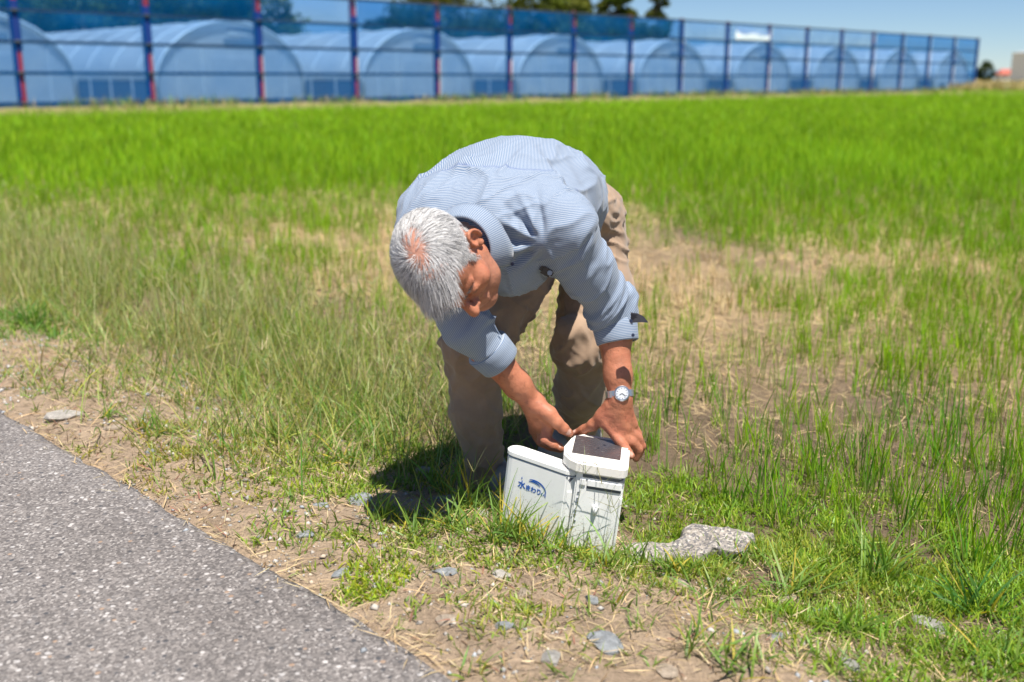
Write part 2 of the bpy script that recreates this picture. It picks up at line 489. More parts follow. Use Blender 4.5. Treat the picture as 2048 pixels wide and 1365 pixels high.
# ------------------------------------------------------------------ trees
m_leaf_far = leaf_mat('tree_leaves', .25, .55, .2)
m_bark = vary(mat('bark', (.10, .07, .05), .9), .3, 4)
def tree(name, label, px, Z, height, rx, conifer=False, base=.28, nl=7000, hue=(.055, .085, .02), group=None, leaf=.48):
    rx *= 1.0 if Z > 150 else 1.28
    x = (px - 1024) * CP / FPX * Z
    root = empty(name, (x, Z, base)); tag(root, label, 'tree', group)
    mb = MB(); th = height * (.8 if conifer else .55)
    mb.tube([(0, 0, -.2), (.1, .05, th * .5), (.0, .1, th)], [height * .03, height * .022, height * .008], 8)
    for i in range(7):
        a = random.uniform(0, 6.28); z0 = th * random.uniform(.35, .9); L = rx * random.uniform(.4, .8)
        mb.tube([(0, .05, z0), (math.cos(a) * L * .5, math.sin(a) * L * .5, z0 + L * .3), (math.cos(a) * L, math.sin(a) * L, z0 + L * .55)], [height * .01, height * .007, height * .003], 5)
    mb.build('trunk', m_bark, root, smooth=True)
    r = np.random.default_rng(int(px * 13 + Z) % 100000)
    nclump = 60
    cz = r.uniform(.12, 1.0, nclump)
    if conifer: rad = rx * (1.02 - cz) ** .7
    else: rad = rx * np.sqrt(np.clip(1 - (2 * (cz - .12) / .88 - .9) ** 2 * .85, .05, 1))
    an = r.uniform(0, 6.283, nclump); rr_ = rad * np.sqrt(r.uniform(.15, 1, nclump))
    C = np.stack([np.cos(an) * rr_, np.sin(an) * rr_, cz * height * .95], 1)
    cs = r.uniform(.20, .40, nclump) * rx * (.8 if conifer else 1)
    ci = r.integers(0, nclump, nl)
    dirs = r.normal(size=(nl, 3)); dirs /= np.linalg.norm(dirs, axis=1)[:, None]
    P = C[ci] + dirs * (cs[ci] * r.uniform(.45, 1.05, nl))[:, None] * np.array((1, 1, .8))
    a = r.normal(size=(nl, 3)); a /= np.linalg.norm(a, axis=1)[:, None]
    b = np.cross(a, r.normal(size=(nl, 3))); b /= np.linalg.norm(b, axis=1)[:, None]
    L = leaf * r.uniform(.6, 1.3, nl)[:, None]
    V = np.stack([P - a * L * .5, P + b * L * .28, P + a * L * .5, P - b * L * .28], 1).reshape(-1, 3)
    F = np.arange(nl * 4).reshape(-1, 4)
    base_c = np.array(hue) * r.uniform(.55, 1.5, (nclump, 1)) * np.stack([r.uniform(.85, 1.35, nclump), np.ones(nclump), r.uniform(.6, 1.1, nclump)], 1)
    cc = np.repeat(base_c[ci] * r.uniform(.7, 1.3, (nl, 1)), 4, 0)
    link('crown', np_mesh('crown', V, F, cc), m_leaf_far, root)
    return root
for px, Z, h, rx, c, lb in [
    (-120, 78, 9.5, 4.5, 0, 'broad tree left of the picture edge behind the greenhouses'),
    (45, 80, 10.5, 4.3, 0, 'leftmost dark broadleaf tree behind the greenhouse roofs'),
    (175, 76, 9.6, 4.0, 0, 'rounded tree between the two leftmost fence posts behind a greenhouse'),
    (300, 84, 9.0, 4.2, 0, 'dark tree behind the second visible fence post'),
    (415, 88, 9.5, 3.8, 0, 'tree behind the peak of the nearest whole greenhouse'),
    (495, 78, 9.2, 2.8, 0, 'lighter green tree just left of the third fence post'),
    (585, 92, 6.4, .9, 1, 'small thin conifer in the sky gap behind the fence'),
    (800, 96, 7.1, 3.0, 0, 'low sloping tree left of the middle tree group'),
    (885, 100, 10.0, 3.9, 0, 'broad dark tree rising above the fence at picture top middle'),
    (965, 104, 6.3, 3.2, 0, 'low tree filling the gap between two tall trees'),
    (1065, 98, 11.0, 2.5, 0, 'tall tree whose left side meets the sky gap'),
    (1140, 100, 10.5, 2.6, 0, 'tall dense tree in the middle of the right tree group'),
    (1230, 98, 11.5, 2.4, 1, 'tall tapering evergreen second from right in the tree group'),
    (1312, 96, 10.0, 1.35, 1, 'narrow evergreen at the right end of the tree group')]:
    tree('conifer_tree' if c else 'broadleaf_tree', lb, px, Z, h, rx, bool(c), hue=(.075, .10, .012) if 840 < px else (.06, .095, .02), group='trees behind the greenhouses')
for px, Z, h, rx, lb in [(760, 92, 4.6, 3.4, 'low shrubby tree behind the second whole greenhouse'), (1020, 94, 5.6, 3.8, 'shrubby tree at the foot of the tall tree group'), (1180, 92, 5.6, 3.8, 'shrubby tree below the dense evergreen row'), (1270, 92, 5.4, 2.4, 'shrubby tree under the narrow evergreen')]:
    tree('shrubby_tree', lb, px, Z, h, rx, nl=5000, hue=(.05, .09, .03), group='trees behind the greenhouses')
tree('round_tree', 'small round dark tree beyond the right fence end', 1970, 190, 3.9, 1.5, hue=(.035, .06, .018), nl=2500, leaf=.35)
tree('round_tree', 'far tree seen through the last fence bays', 1905, 185, 4.0, 1.9, hue=(.035, .06, .018), nl=2500, leaf=.35)
tree('round_tree', 'far low tree seen through the second last fence bay', 1860, 200, 3.2, 2.4, hue=(.035, .06, .018), nl=2500, leaf=.35)

# far farmhouse, white shed, hills
def hx(px, Z): return (px - 1024) * CP / FPX * Z
m_wallp = mat('plaster', (.62, .60, .56), .8); m_roof = vary(mat('red_tiles', (.42, .10, .07), .7), .3, .5)
h = empty('farmhouse', (hx(2012, 400), 400, .3)); tag(h, 'tiny distant house with red roof beyond the dry bank', 'house')
mb = MB(); mb.box((0, 0, 1.2), (6, 5, 2.4)); mb.build('wall', m_wallp, h)
mb = MB(); mb.add([(-3.6, -3, 2.4), (3.6, -3, 2.4), (3.6, 3, 2.4), (-3.6, 3, 2.4), (-2.2, 0, 4.3), (2.2, 0, 4.3)], [(0, 1, 5, 4), (1, 2, 5), (2, 3, 4, 5), (3, 0, 4), (3, 2, 1, 0)]); mb.build('roof', m_roof, h)
for x in (-1.7, 1.7):
    mb = MB(); mb.box((x, -2.52, 1.3), (1.2, .06, 1.0)); w = mb.build('window', mat('window_frame', (.3, .3, .3), .5), h)
    mb = MB(); mb.box((x, -2.57, 1.3), (1.0, .04, .8)); mb.build('pane', mat('pane_dark', (.03, .04, .05), .1), w)
h = empty('white_shed', (hx(2072, 150), 150, .3)); tag(h, 'plain white shed cut by the right picture edge', 'shed')
mb = MB(); mb.box((0, 0, 2.2), (4.6, 6, 4.4)); mb.build('wall', mat('white_sheet', (.8, .8, .79), .5), h, bevel=.03)
mb = MB(); mb.add([(-2.5, -3.2, 4.4), (2.5, -3.2, 4.4), (2.5, 3.2, 4.4), (-2.5, 3.2, 4.4), (0, -3.2, 4.75), (0, 3.2, 4.75)], [(0, 4, 5, 3), (4, 1, 2, 5), (0, 1, 4), (2, 3, 5), (3, 2, 1, 0)]); mb.build('roof', mat('shed_roof', (.5, .52, .55), .4), h)
mb = MB(); mb.box((.6, -3.03, 1.4), (2.4, .06, 2.6)); mb.build('door', mat('shed_door', (.45, .5, .55), .5), h)
mb = MB(); mb.box((0, 0, .18), (4.7, 6.1, .5)); mb.build('plinth', mat('dark_plinth', (.05, .05, .05), .8), h)
px_ = np.linspace(-2600, 4600, 160); Zh = 2600.0
X = (px_ - 1024) * CP / FPX * Zh; hz = 22 + 8 * fbm(px_ / 260, 0, 0, 4, 3)
V = np.concatenate([np.stack([X, np.full_like(X, Zh), np.full_like(X, -2)], 1), np.stack([X, np.full_like(X, Zh + 120), hz], 1), np.stack([X, np.full_like(X, Zh + 600), np.full_like(X, -2)], 1)])
k = len(px_); i0 = np.arange(k - 1)
F = np.concatenate([np.stack([i0, i0 + 1, i0 + 1 + k, i0 + k], 1), np.stack([i0 + k, i0 + 1 + k, i0 + 1 + 2 * k, i0 + 2 * k], 1)])
o = link('hills', np_mesh('hills', V, F, smooth=True), vary(mat('hazy_far_forest', (.10, .17, .22), .95, .1), .3, .01)); tag(o, kind='structure')  # forest green shifted to blue: distance haze mixed into the colour
# ------------------------------------------------------------------ the man: implicit surfaces turned into meshes
class Field:
    def __init__(s, lo, hi, h):
        s.lo = np.array(lo, float); s.h = h
        s.n = np.ceil((np.array(hi, float) - s.lo) / h).astype(int) + 1
        s.v = np.full(tuple(s.n), .08, np.float32)
    def _sub(s, lo, hi):
        a = np.clip(np.floor((np.array(lo) - s.lo) / s.h).astype(int), 0, s.n)
        b = np.clip(np.ceil((np.array(hi) - s.lo) / s.h).astype(int) + 1, 0, s.n)
        sl = tuple(slice(i, j) for i, j in zip(a, b))
        g = [(s.lo[i] + s.h * np.arange(a[i], b[i])).astype(np.float32) for i in range(3)]
        return sl, g[0][:, None, None], g[1][None, :, None], g[2][None, None, :]
    def op(s, fn, lo, hi, k, sign=1):
        m = .03 + k
        sl, x, y, z = s._sub(np.array(lo) - m, np.array(hi) + m)
        if 0 in s.v[sl].shape: return
        d = fn(x, y, z); v = s.v[sl]
        if sign < 0: d, v = -d, -v; d = -d * -1
        if sign > 0:
            hh = np.clip(.5 + .5 * (d - v) / k, 0, 1); s.v[sl] = d * (1 - hh) + v * hh - k * hh * (1 - hh)
        else:      # smooth subtraction: max(v, -d)
            v = s.v[sl]; dd = -fn(x, y, z)
            hh = np.clip(.5 - .5 * (dd - v) / k, 0, 1); s.v[sl] = dd * (1 - hh) + v * hh + k * hh * (1 - hh)
    def cone(s, p0, p1, r0, r1, k=.015, sign=1):
        p0 = np.array(p0, np.float32); p1 = np.array(p1, np.float32); ax = p1 - p0; L2 = float(ax @ ax) + 1e-12
        def fn(x, y, z):
            t = np.clip(((x - p0[0]) * ax[0] + (y - p0[1]) * ax[1] + (z - p0[2]) * ax[2]) / L2, 0, 1)
            dx = x - p0[0] - t * ax[0]; dy = y - p0[1] - t * ax[1]; dz = z - p0[2] - t * ax[2]
            return np.sqrt(dx * dx + dy * dy + dz * dz) - (r0 + (r1 - r0) * t)
        r = max(r0, r1)
        s.op(fn, np.minimum(p0, p1) - r, np.maximum(p0, p1) + r, k, sign)
    def chain(s, pts, rs, k=.015):
        for i in range(len(pts) - 1): s.cone(pts[i], pts[i + 1], rs[i], rs[i + 1], k)
    def ell(s, c, rad, axes=None, k=.02, sign=1):
        c = np.array(c, np.float32); A = np.eye(3, dtype=np.float32) if axes is None else np.array(axes, np.float32)
        rad = np.array(rad, np.float32)
        def fn(x, y, z):
            q = [((x - c[0]) * A[i, 0] + (y - c[1]) * A[i, 1] + (z - c[2]) * A[i, 2]) for i in range(3)]
            k0 = np.sqrt(sum((q[i] / rad[i]) ** 2 for i in range(3)))
            k1 = np.sqrt(sum((q[i] / rad[i] ** 2) ** 2 for i in range(3))) + 1e-6
            return k0 * (k0 - 1) / k1
        r = rad.max(); s.op(fn, c - r, c + r, k, sign)
    def cut(s, p, nrm, lo, hi, k=.003):
        """remove the part beyond a plane (inside a box only)"""
        nrm = np.array(nrm) / np.linalg.norm(nrm)
        sl, x, y, z = s._sub(lo, hi)
        d = (x - p[0]) * nrm[0] + (y - p[1]) * nrm[1] + (z - p[2]) * nrm[2]
        s.v[sl] = np.maximum(s.v[sl], d)
    def mesh(s):
        v = s.v; ins = v < 0
        c = np.zeros(tuple(s.n - 1), np.uint8)
        for a in (0, 1):
            for b in (0, 1):
                for d in (0, 1):
                    c += ins[a:s.n[0] - 1 + a, b:s.n[1] - 1 + b, d:s.n[2] - 1 + d]
        act = (c > 0) & (c < 8)
        ii = np.argwhere(act)
        vid = np.full(act.shape, -1, np.int32); vid[act] = np.arange(len(ii))
        corners = [(a, b, d) for a in (0, 1) for b in (0, 1) for d in (0, 1)]
        val = {q: v[ii[:, 0] + q[0], ii[:, 1] + q[1], ii[:, 2] + q[2]] for q in corners}
        acc = np.zeros((len(ii), 3)); cnt = np.zeros(len(ii))
        for q in corners:
            for ax in range(3):
                if q[ax]: continue
                q2 = list(q); q2[ax] = 1; q2 = tuple(q2)
                a, b = val[q], val[q2]; m = (a < 0) != (b < 0)
                t = np.where(m, a / np.where(np.abs(a - b) < 1e-9, 1, a - b), 0)
                pt = np.array(q, float)[None, :].repeat(len(ii), 0); pt[:, ax] += t
                acc[m] += pt[m]; cnt[m] += 1
        P = s.lo + s.h * (ii + acc / np.maximum(cnt, 1)[:, None])
        Q = []
        for ax in range(3):
            sl0 = [slice(None)] * 3; sl1 = [slice(None)] * 3; sl0[ax] = slice(0, -1); sl1[ax] = slice(1, None)
            A, B = ins[tuple(sl0)], ins[tuple(sl1)]
            e = np.argwhere(A != B); u, w = [(1, 2), (2, 0), (0, 1)][ax]
            ok = (e[:, u] > 0) & (e[:, w] > 0) & (e[:, u] < s.n[u] - 1) & (e[:, w] < s.n[w] - 1); e = e[ok]
            flip = A[tuple(e.T)]
            def cell(du, dw):
                q = e.copy(); q[:, u] -= du; q[:, w] -= dw; return vid[tuple(q.T)]
            quad = np.stack([cell(1, 1), cell(0, 1), cell(0, 0), cell(1, 0)], 1)
            quad[~flip] = quad[~flip][:, ::-1]; Q.append(quad)
        return P, np.concatenate(Q)
def edges_of(Q):
    e = np.concatenate([Q[:, [0, 1]], Q[:, [1, 2]], Q[:, [2, 3]], Q[:, [3, 0]]]); e.sort(1)
    return np.unique(e, axis=0)
def relax(P, Q, it=2, w=.5):
    e = edges_of(Q); n_ = len(P); deg = np.bincount(e.ravel(), minlength=n_)[:, None]
    for _ in range(it):
        S = np.stack([np.bincount(e[:, 0], P[e[:, 1], i], n_) + np.bincount(e[:, 1], P[e[:, 0], i], n_) for i in range(3)], 1)
        P = P + w * (S / np.maximum(deg, 1) - P)
    return P
def normals(P, Q):
    fn = np.cross(P[Q[:, 2]] - P[Q[:, 0]], P[Q[:, 3]] - P[Q[:, 1]]); N = np.zeros_like(P)
    for k in range(4):
        for i in range(3): N[:, i] += np.bincount(Q[:, k], fn[:, i], len(P))
    return N / np.maximum(np.linalg.norm(N, axis=1), 1e-12)[:, None]
def unit(v): v = np.array(v, float); return v / np.linalg.norm(v)
def segparam(P, a, b):
    ax = b - a; t = np.clip(((P - a) @ ax) / (ax @ ax), 0, 1); q = a + t[:, None] * ax
    return t, np.linalg.norm(P - q, axis=1)

# ---- pose
J = {k: at(*v) for k, v in dict(
    Lsh=(1122, 458, 2.44), Lel=(1224, 618, 2.545), Lcf=(1235, 682, 2.515), Lwr=(1240, 796, 2.475),
    Rsh=(862, 495, 2.46), Rel=(935, 655, 2.43), Rcf=(999, 722, 2.46), Rwr=(1066, 806, 2.50),
    hipL=(1192, 440, 3.00), thL=(1196, 590, 2.92), knL=(1166, 690, 2.85), caL=(1163, 780, 2.92), anL=(1148, 876, 3.07),
    hipR=(1085, 450, 2.99), knR=(948, 695, 2.73), caR=(953, 820, 2.745), anR=(972, 972, 2.76),
    pel=(1140, 432, 3.01), mid=(1064, 398, 2.72), wai=(1122, 404, 2.88), che=(985, 440, 2.52), nb=(955, 488, 2.43), head=(888, 524, 2.26)).items()}
HC = J['head']
hu = unit(camvec(-.46, .02, .88)); hf = unit(camvec(.42, -.88, .23)); hf = unit(hf - hu * (hf @ hu)); hl = np.cross(hu, hf); HA = np.array([hl, hf, hu])
HS = 1.06
def hp(x, y, z): return HC + HS * (hl * x + hf * y + hu * z)
def hloc(P): return ((P - HC) @ HA.T) / HS
body = Field((-.36, 2.02, -.02), (.46, 3.16, 1.0), .0033)
B = body
# torso and legs inside the clothes
lat = unit(J['Lsh'] - J['Rsh']); spi = unit(J['nb'] - J['mid']); spi = unit(spi - lat * (spi @ lat)); dep = np.cross(lat, spi)
TA = np.array([lat, spi, dep])
B.ell(J['che'] - spi * .03, (.135, .11, .08), TA, .03); B.ell(J['mid'], (.155, .17, .10), TA, .03); B.ell(J['wai'], (.11, .12, .09), TA, .03)
B.ell(J['pel'], (.10, .09, .09), None, .04)
B.chain([J['hipR'], J['knR'], J['caR'], J['anR']], [.075, .052, .046, .036], .03)
B.chain([J['hipL'], J['knL'], J['caL'], J['anL']], [.075, .052, .046, .036], .03)
SHOES = ((np.array((J['anR'][0] - .005, J['anR'][1] + .035, 0)), np.array((J['anR'][0] + .13, J['anR'][1] - .12, 0))), (np.array((J['anL'][0] + .045, J['anL'][1] + .03, 0)), np.array((J['anL'][0] - .105, J['anL'][1] - .09, 0))))
for a, (h0, t0) in zip((J['anR'], J['anL']), SHOES):
    up0 = np.array((0, 0, .06)); B.chain([a, h0 * .9 + t0 * .1 + up0, h0 * .3 + t0 * .7 + up0 * .9], [.034, .030, .024], .02)
# arms
lsh, lel, lwr = J['Lsh'], J['Lel'], J['Lwr']
B.chain([J['che'] + lat * .07 - spi * .04, lsh - spi * .02, lel, lel + (lwr - lel) * .3, lel + (lwr - lel) * .75, lwr], [.05, .040, .036, .041, .033, .0275], .02)
rsh, rel, rwr = J['Rsh'], J['Rel'], J['Rwr']
B.chain([J['che'] - lat * .07 - spi * .04, rsh - spi * .02, rel, rel + (rwr - rel) * .3, rel + (rwr - rel) * .75, rwr], [.05, .040, .036, .041, .033, .027], .02)
# hands: (joints as places in space), radii
def fing(pts, rs, k=.0025): B.chain([at(*p) for p in pts], rs, k)
NAILS = []
# his left hand, resting over the lid
LM = [(1214, 848, 2.475), (1231, 857, 2.468), (1249, 856, 2.472), (1264, 848, 2.488)]
for p, r in zip(LM, (.0155, .0155, .0150, .0140)): B.cone(lwr, at(*p), .024, r, .014)
B.cone(at(*LM[0]), at(*LM[3]), .0135, .012, .01); B.cone(lwr + (at(*LM[1]) - lwr) * .5, at(*LM[2]), .021, .0155, .012)
fing([LM[0], (1240, 884, 2.455), (1253, 900, 2.447), (1262, 912, 2.443)], [.0150, .0128, .0115, .0100])
fing([LM[1], (1263, 884, 2.467), (1277, 899, 2.473), (1272, 917, 2.477)], [.0150, .0130, .0118, .0102])
fing([LM[2], (1276, 877, 2.486), (1284, 893, 2.492), (1277, 911, 2.496)], [.0145, .0122, .0112, .0098])
fing([LM[3], (1276, 868, 2.500), (1280, 885, 2.505), (1274, 900, 2.508)], [.013, .0108, .0098, .0088])
fing([(1222, 812, 2.478), (1206, 832, 2.487), (1187, 850, 2.50), (1168, 860, 2.52), (1150, 867, 2.535)], [.021, .0185, .0140, .0118, .0092], .010)
B.cone(at(1206, 835, 2.487), at(1220, 853, 2.48), .012, .010, .014)
NAILS += [(at(1262, 909, 2.434), .0068), (at(1148, 862, 2.53), .0065)]
# his right hand, pinching the lid edge
RM = [(1097, 848, 2.505), (1088, 860, 2.522), (1078, 864, 2.54), (1069, 860, 2.557)]
for p, r in zip(RM, (.0160, .0155, .0150, .0140)): B.cone(rwr, at(*p), .024, r, .014)
B.cone(at(*RM[0]), at(*RM[3]), .0145, .013, .01)
fing([RM[0], (1091, 880, 2.487), (1106, 890, 2.482), (1120, 897, 2.487)], [.0160, .0150, .0138, .0120])
fing([RM[1], (1084, 884, 2.515), (1102, 893, 2.515), (1117, 897, 2.52)], [.0155, .0138, .0125, .0108])
fing([RM[2], (1080, 882, 2.545), (1098, 890, 2.55), (1112, 893, 2.55)], [.0145, .013, .0115, .010])
fing([RM[3], (1074, 876, 2.57), (1088, 884, 2.575), (1100, 887, 2.575)], [.013, .0112, .010, .009])
fing([(1080, 816, 2.485), (1098, 828, 2.475), (1113, 845, 2.470), (1126, 857, 2.476), (1139, 867, 2.486)], [.022, .0190, .0150, .0128, .0108], .010)
B.cone(at(1100, 832, 2.48), at(1100, 852, 2.495), .012, .011, .014)
NAILS += [(at(1136, 864, 2.474), .0088), (at(1121, 893, 2.474), .005)]
# head
def he(c, r, k=.015, sign=1, ax=None): B.ell(hp(*c), np.array(r) * HS, HA if ax is None else ax, k, sign)
def hc(a, b, r0, r1, k=.008, sign=1): B.cone(hp(*a), hp(*b), r0 * HS, r1 * HS, k, sign)
he((0, -.014, .030), (.077, .098, .090), .02)
he((0, .020, -.035), (.064, .075, .075), .03)
he((0, .034, .055), (.062, .058, .05), .025)
hc((-.035, .045, -.085), (.035, .045, -.085), .032, .032, .03)
hc((.055, .005, -.055), (.012, .080, -.103), .020, .020, .025); hc((-.055, .005, -.055), (-.012, .080, -.103), .020, .020, .025)
he((0, .082, -.100), (.022, .018, .018), .02)
for sx in (1, -1):
    he((sx * .046, .058, -.026), (.026, .026, .022), .018)
    hc((sx * .012, .092, .016), (sx * .046, .074, .020), .0085, .0075, .012)
    he((sx * .031, .098, -.002), (.019, .014, .0115), .008, -1)
    he((sx * .031, .080, -.002), (.0145, .0135, .0135), .003)
    hc((sx * .018, .091, -.008), (sx * .044, .083, -.009), .0035, .003, .004)
    hc((sx * .012, .098, -.034), (sx * .014, .104, -.036), .0085, .0065, .006)
    hc((sx * .024, .088, -.035), (sx * .038, .070, -.075), .0045, .0035, .006)
hc((0, .093, .008), (0, .117, -.030), .0085, .0125, .010)
hc((-.022, .090, -.066), (.022, .090, -.066), .008, .008, .010); hc((-.018, .094, -.075), (.018, .094, -.075), .0075, .0075, .006)
for sx in (1, -1):       # ears
    e0 = np.array((sx * .074, -.012, -.004))
    out = unit(hl * sx * .86 + hf * .42); fw = unit(hf * .88 - hl * sx * .45); up_ = unit(np.cross(out, fw)); up_ = up_ * np.sign(up_ @ hu)
    c0 = hp(*e0) + out * .006
    EAX = np.array([out, fw, up_])
    B.ell(c0, (.0075, .0175, .031), EAX, .006)
    ring = [(.016 * math.cos(t), .030 * math.sin(t) + .002) for t in np.linspace(-.25, 4.1, 13)]
    pts = [c0 + out * .009 + fw * (a * 1.05) + up_ * (b * 1.05) for a, b in ring]
    B.chain(pts, [.0042] * len(pts), .003)
    B.ell(c0 + out * .009 + fw * .002 - up_ * .002, (.0075, .0085, .0135), EAX, .003, -1)
    B.ell(c0 + out * .009 + fw * .005 + up_ * .016, (.0045, .006, .007), EAX, .003, -1)
    B.cone(c0 + out * .004 - up_ * .027 + fw * .006, c0 + out * .004 - up_ * .032 + fw * .004, .0085, .0075, .006)
    B.cone(c0 + out * .006 + fw * .013 - up_ * .002, c0 + out * .006 + fw * .012 - up_ * .009, .0045, .004, .004)
B.cone(hp(0, -.030, -.045), J['nb'], .056, .064, .03)
B.cone(J['nb'], J['che'] - spi * .03, .055, .07, .03)
BP, BQ = B.mesh(); BP = relax(BP, BQ, 2, .45)
BN = normals(BP, BQ)
# creases at knuckles, wrists, neck and brow
hl_ = hloc(BP)
inhead = (np.linalg.norm(BP - HC, axis=1) < .17)
cre = .0005 * fbm(BP[:, 0] * 90, BP[:, 1] * 90, BP[:, 2] * 150, 3, 4)
fore = inhead & (hl_[:, 2] > .015) & (hl_[:, 1] > .03)
cre = cre + np.where(fore, -.0007 * np.maximum(0, np.sin(hl_[:, 2] * 620 + 2 * vnoise(hl_[:, 0] * 30, 0, 0, 2))) ** 3, 0)
BP = BP + BN * cre[:, None]
# skin colours
skin = np.array((.45, .175, .098))
bc = np.repeat(skin[None], len(BP), 0) * (1 + .30 * fbm(BP[:, 0] * 38, BP[:, 1] * 38, BP[:, 2] * 38, 4, 9))[:, None]
rd = sstep(.0, .5, fbm(BP[:, 0] * 30, BP[:, 1] * 30, BP[:, 2] * 30, 2, 19))[:, None]; bc = bc * (1 - .35 * rd) + np.array((.44, .135, .085)) * .35 * rd
bc *= np.where(vnoise(BP[:, 0] * 160, BP[:, 1] * 160, BP[:, 2] * 160, 14) > .72, .78, 1)[:, None]
for c0, r in NAILS:
    dd = np.linalg.norm(BP - c0, axis=1); w = (1 - sstep(r * .8, r * 1.15, dd))[:, None]
    bc = bc * (1 - w) + np.array((.66, .40, .31)) * w
hx_, hy_, hz_ = hl_.T
def hair_len(x, y, z):
    """how hairy a place on the head is, 0 to 1 (head coordinates)"""
    front = .080 + .010 * sstep(.02, .05, np.abs(x))
    m = sstep(-.004, .008, z - (front - .62 * np.clip(.072 - y, 0, 1)))
    sideburn = (np.abs(x) > .05) * sstep(-.032, -.018, z) * sstep(.036, .028, y) * sstep(-.004, .004, y) * .7
    back = sstep(-.075, -.050, z + .25 * np.clip(y + .05, -.05, .2)) * sstep(-.018, -.028, y)
    earhole = 1 - (np.abs(x) > .06) * sstep(.046, .036, z) * sstep(.030, .020, y) * sstep(-.046, -.036, y) * (z < .046)
    return np.clip(np.maximum(np.maximum(m * sstep(-.02, .02, z), sideburn), back), 0, 1) * earhole
WH = np.array((.010, -.004, .122))          # whorl on the crown
hm = hair_len(hx_, hy_, hz_) * inhead
dw = np.linalg.norm(hl_ - WH, axis=1)
dw2 = np.sqrt(((hx_ - WH[0]) * 1.5) ** 2 + ((hy_ + .012) * .60) ** 2 + ((hz_ - WH[2]) * .6) ** 2)
bald = (1 - sstep(.010, .084, dw2)) * hm
grey = np.array((.30, .27, .26))
w = (hm * (1 - bald) * .85)[:, None]; bc = bc * (1 - w) + grey * w
w = (bald ** 1.2 * .8)[:, None]; bc = bc * (1 - w) + np.array((.47, .245, .18)) * w
stub = inhead * sstep(-.02, -.05, hz_) * sstep(.0, .03, hy_) * .25
bc = bc * (1 - stub[:, None]) + np.array((.30, .20, .16)) * stub[:, None]
for sx in (1, -1):
    dd = np.linalg.norm((hl_ - np.array((sx * .030, .094, -.002))) * np.array((1, .6, 2.2)), axis=1)
    w = (1 - sstep(.006, .014, dd))[:, None] * .55 * inhead[:, None]; bc = bc * (1 - w) + np.array((.10, .05, .04)) * w
m_skin = mat('tanned_skin', (.5, .2, .1), .48, .35)
n = NT(m_skin); ca = n.attr('col').outputs['Color']; n.link(ca, n.b.inputs['Base Color'])
n.b.inputs['Subsurface Weight'].default_value = .12; n.b.inputs['Subsurface Radius'].default_value = (.012, .004, .002); n.b.inputs['Subsurface Scale'].default_value = .5
co = n.coord(); sk1 = n.noise(350, 4, .6, co); sk2 = n.noise(75, 4, .6, co); n.bump(n.math('ADD', sk1.outputs['Fac'], n.math('MULTIPLY', sk2.outputs['Fac'], 2.2)), .55, .0016)
man = empty('person', (float(J['anR'][0]), float(J['anR'][1]), 0.0))
tag(man, 'grey haired person in striped blue shirt and beige trousers bending over a white box', 'person')
link('body', np_mesh('body', BP, BQ, np.clip(bc, 0, 1), smooth=True), m_skin, man, True)

# ---- hair strands
r = np.random.default_rng(3)
cand = np.where((hm > .05) & inhead)[0]
pick = r.choice(cand, 56000)
pr = hm[pick] * (1 - .96 * bald[pick] ** 1.0); pick = pick[r.uniform(size=len(pick)) < pr]
R0 = hl_[pick] + r.normal(size=(len(pick), 3)) * .0012
NL = (BN[pick] @ HA.T)
q = R0 - WH; flow = q - NL * np.sum(q * NL, 1)[:, None]; flow /= np.maximum(np.linalg.norm(flow, axis=1), 1e-6)[:, None]
swirl = np.cross(NL, flow) * np.clip(.75 - dw[pick] * 6, 0, .75)[:, None]
grav = (np.array((0, 0, -1.0)) @ HA.T)
side = sstep(.045, .07, np.abs(R0[:, 0]))[:, None]
clump = np.stack([vnoise(R0[:, 0] * 45, R0[:, 1] * 45, R0[:, 2] * 45, s_) for s_ in (5, 6, 7)], 1)
D = flow + swirl + .22 * grav * sstep(-.02, .06, R0[:, 1])[:, None] + .17 * clump + .07 * r.normal(size=R0.shape) + NL * .04
D += np.array((0, .35, 0)) * sstep(.0, .08, R0[:, 1])[:, None]
length = (.018 + .026 * sstep(-.045, .06, R0[:, 2]) + .012 * sstep(.03, .08, R0[:, 1])) * r.uniform(.65, 1.2, len(R0)) * (1 - .5 * bald[pick])
length *= 1 - .62 * sstep(.045, .066, np.abs(R0[:, 0])) * (1 - sstep(.05, .085, R0[:, 2])); length *= 1 - .45 * sstep(.03, .06, np.abs(R0[:, 0])) * sstep(.02, .05, R0[:, 1])
NS = 5
pts = np.zeros((len(R0), NS + 1, 3)); pts[:, 0] = R0 - NL * .001
cur = R0.copy(); Cc = np.array((0, -.010, .028)); rad0 = np.array((.081, .103, .095))
for k in range(NS):
    Dn = D / np.maximum(np.linalg.norm(D, axis=1), 1e-6)[:, None]
    cur = cur + Dn * (length / NS)[:, None]
    e = (cur - Cc) / rad0; rr_ = np.linalg.norm(e, axis=1)           # keep above the skull
    lift = 1.0 + .0050 * (k + 1) * (.5 + .5 * r.uniform(size=len(cur)))
    up_s = rr_ < lift
    infront = (cur[:, 1] > .045) & (cur[:, 2] < .10)
    new = Cc + e / np.maximum(rr_, 1e-6)[:, None] * lift[:, None] * rad0
    cur = np.where((up_s & ~infront & (cur[:, 2] > .0))[:, None], new, cur)
    pts[:, k + 1] = cur
    eo = cur - Cc; eo /= np.maximum(np.linalg.norm(eo, axis=1), 1e-6)[:, None]; outw = np.clip(np.sum(Dn * eo, 1), 0, None) * (1 - sstep(.055, .085, cur[:, 1])); Dn = Dn - .95 * outw[:, None] * eo
    D = Dn + .16 * grav * sstep(.0, .05, cur[:, 1])[:, None] + .05 * r.normal(size=D.shape)
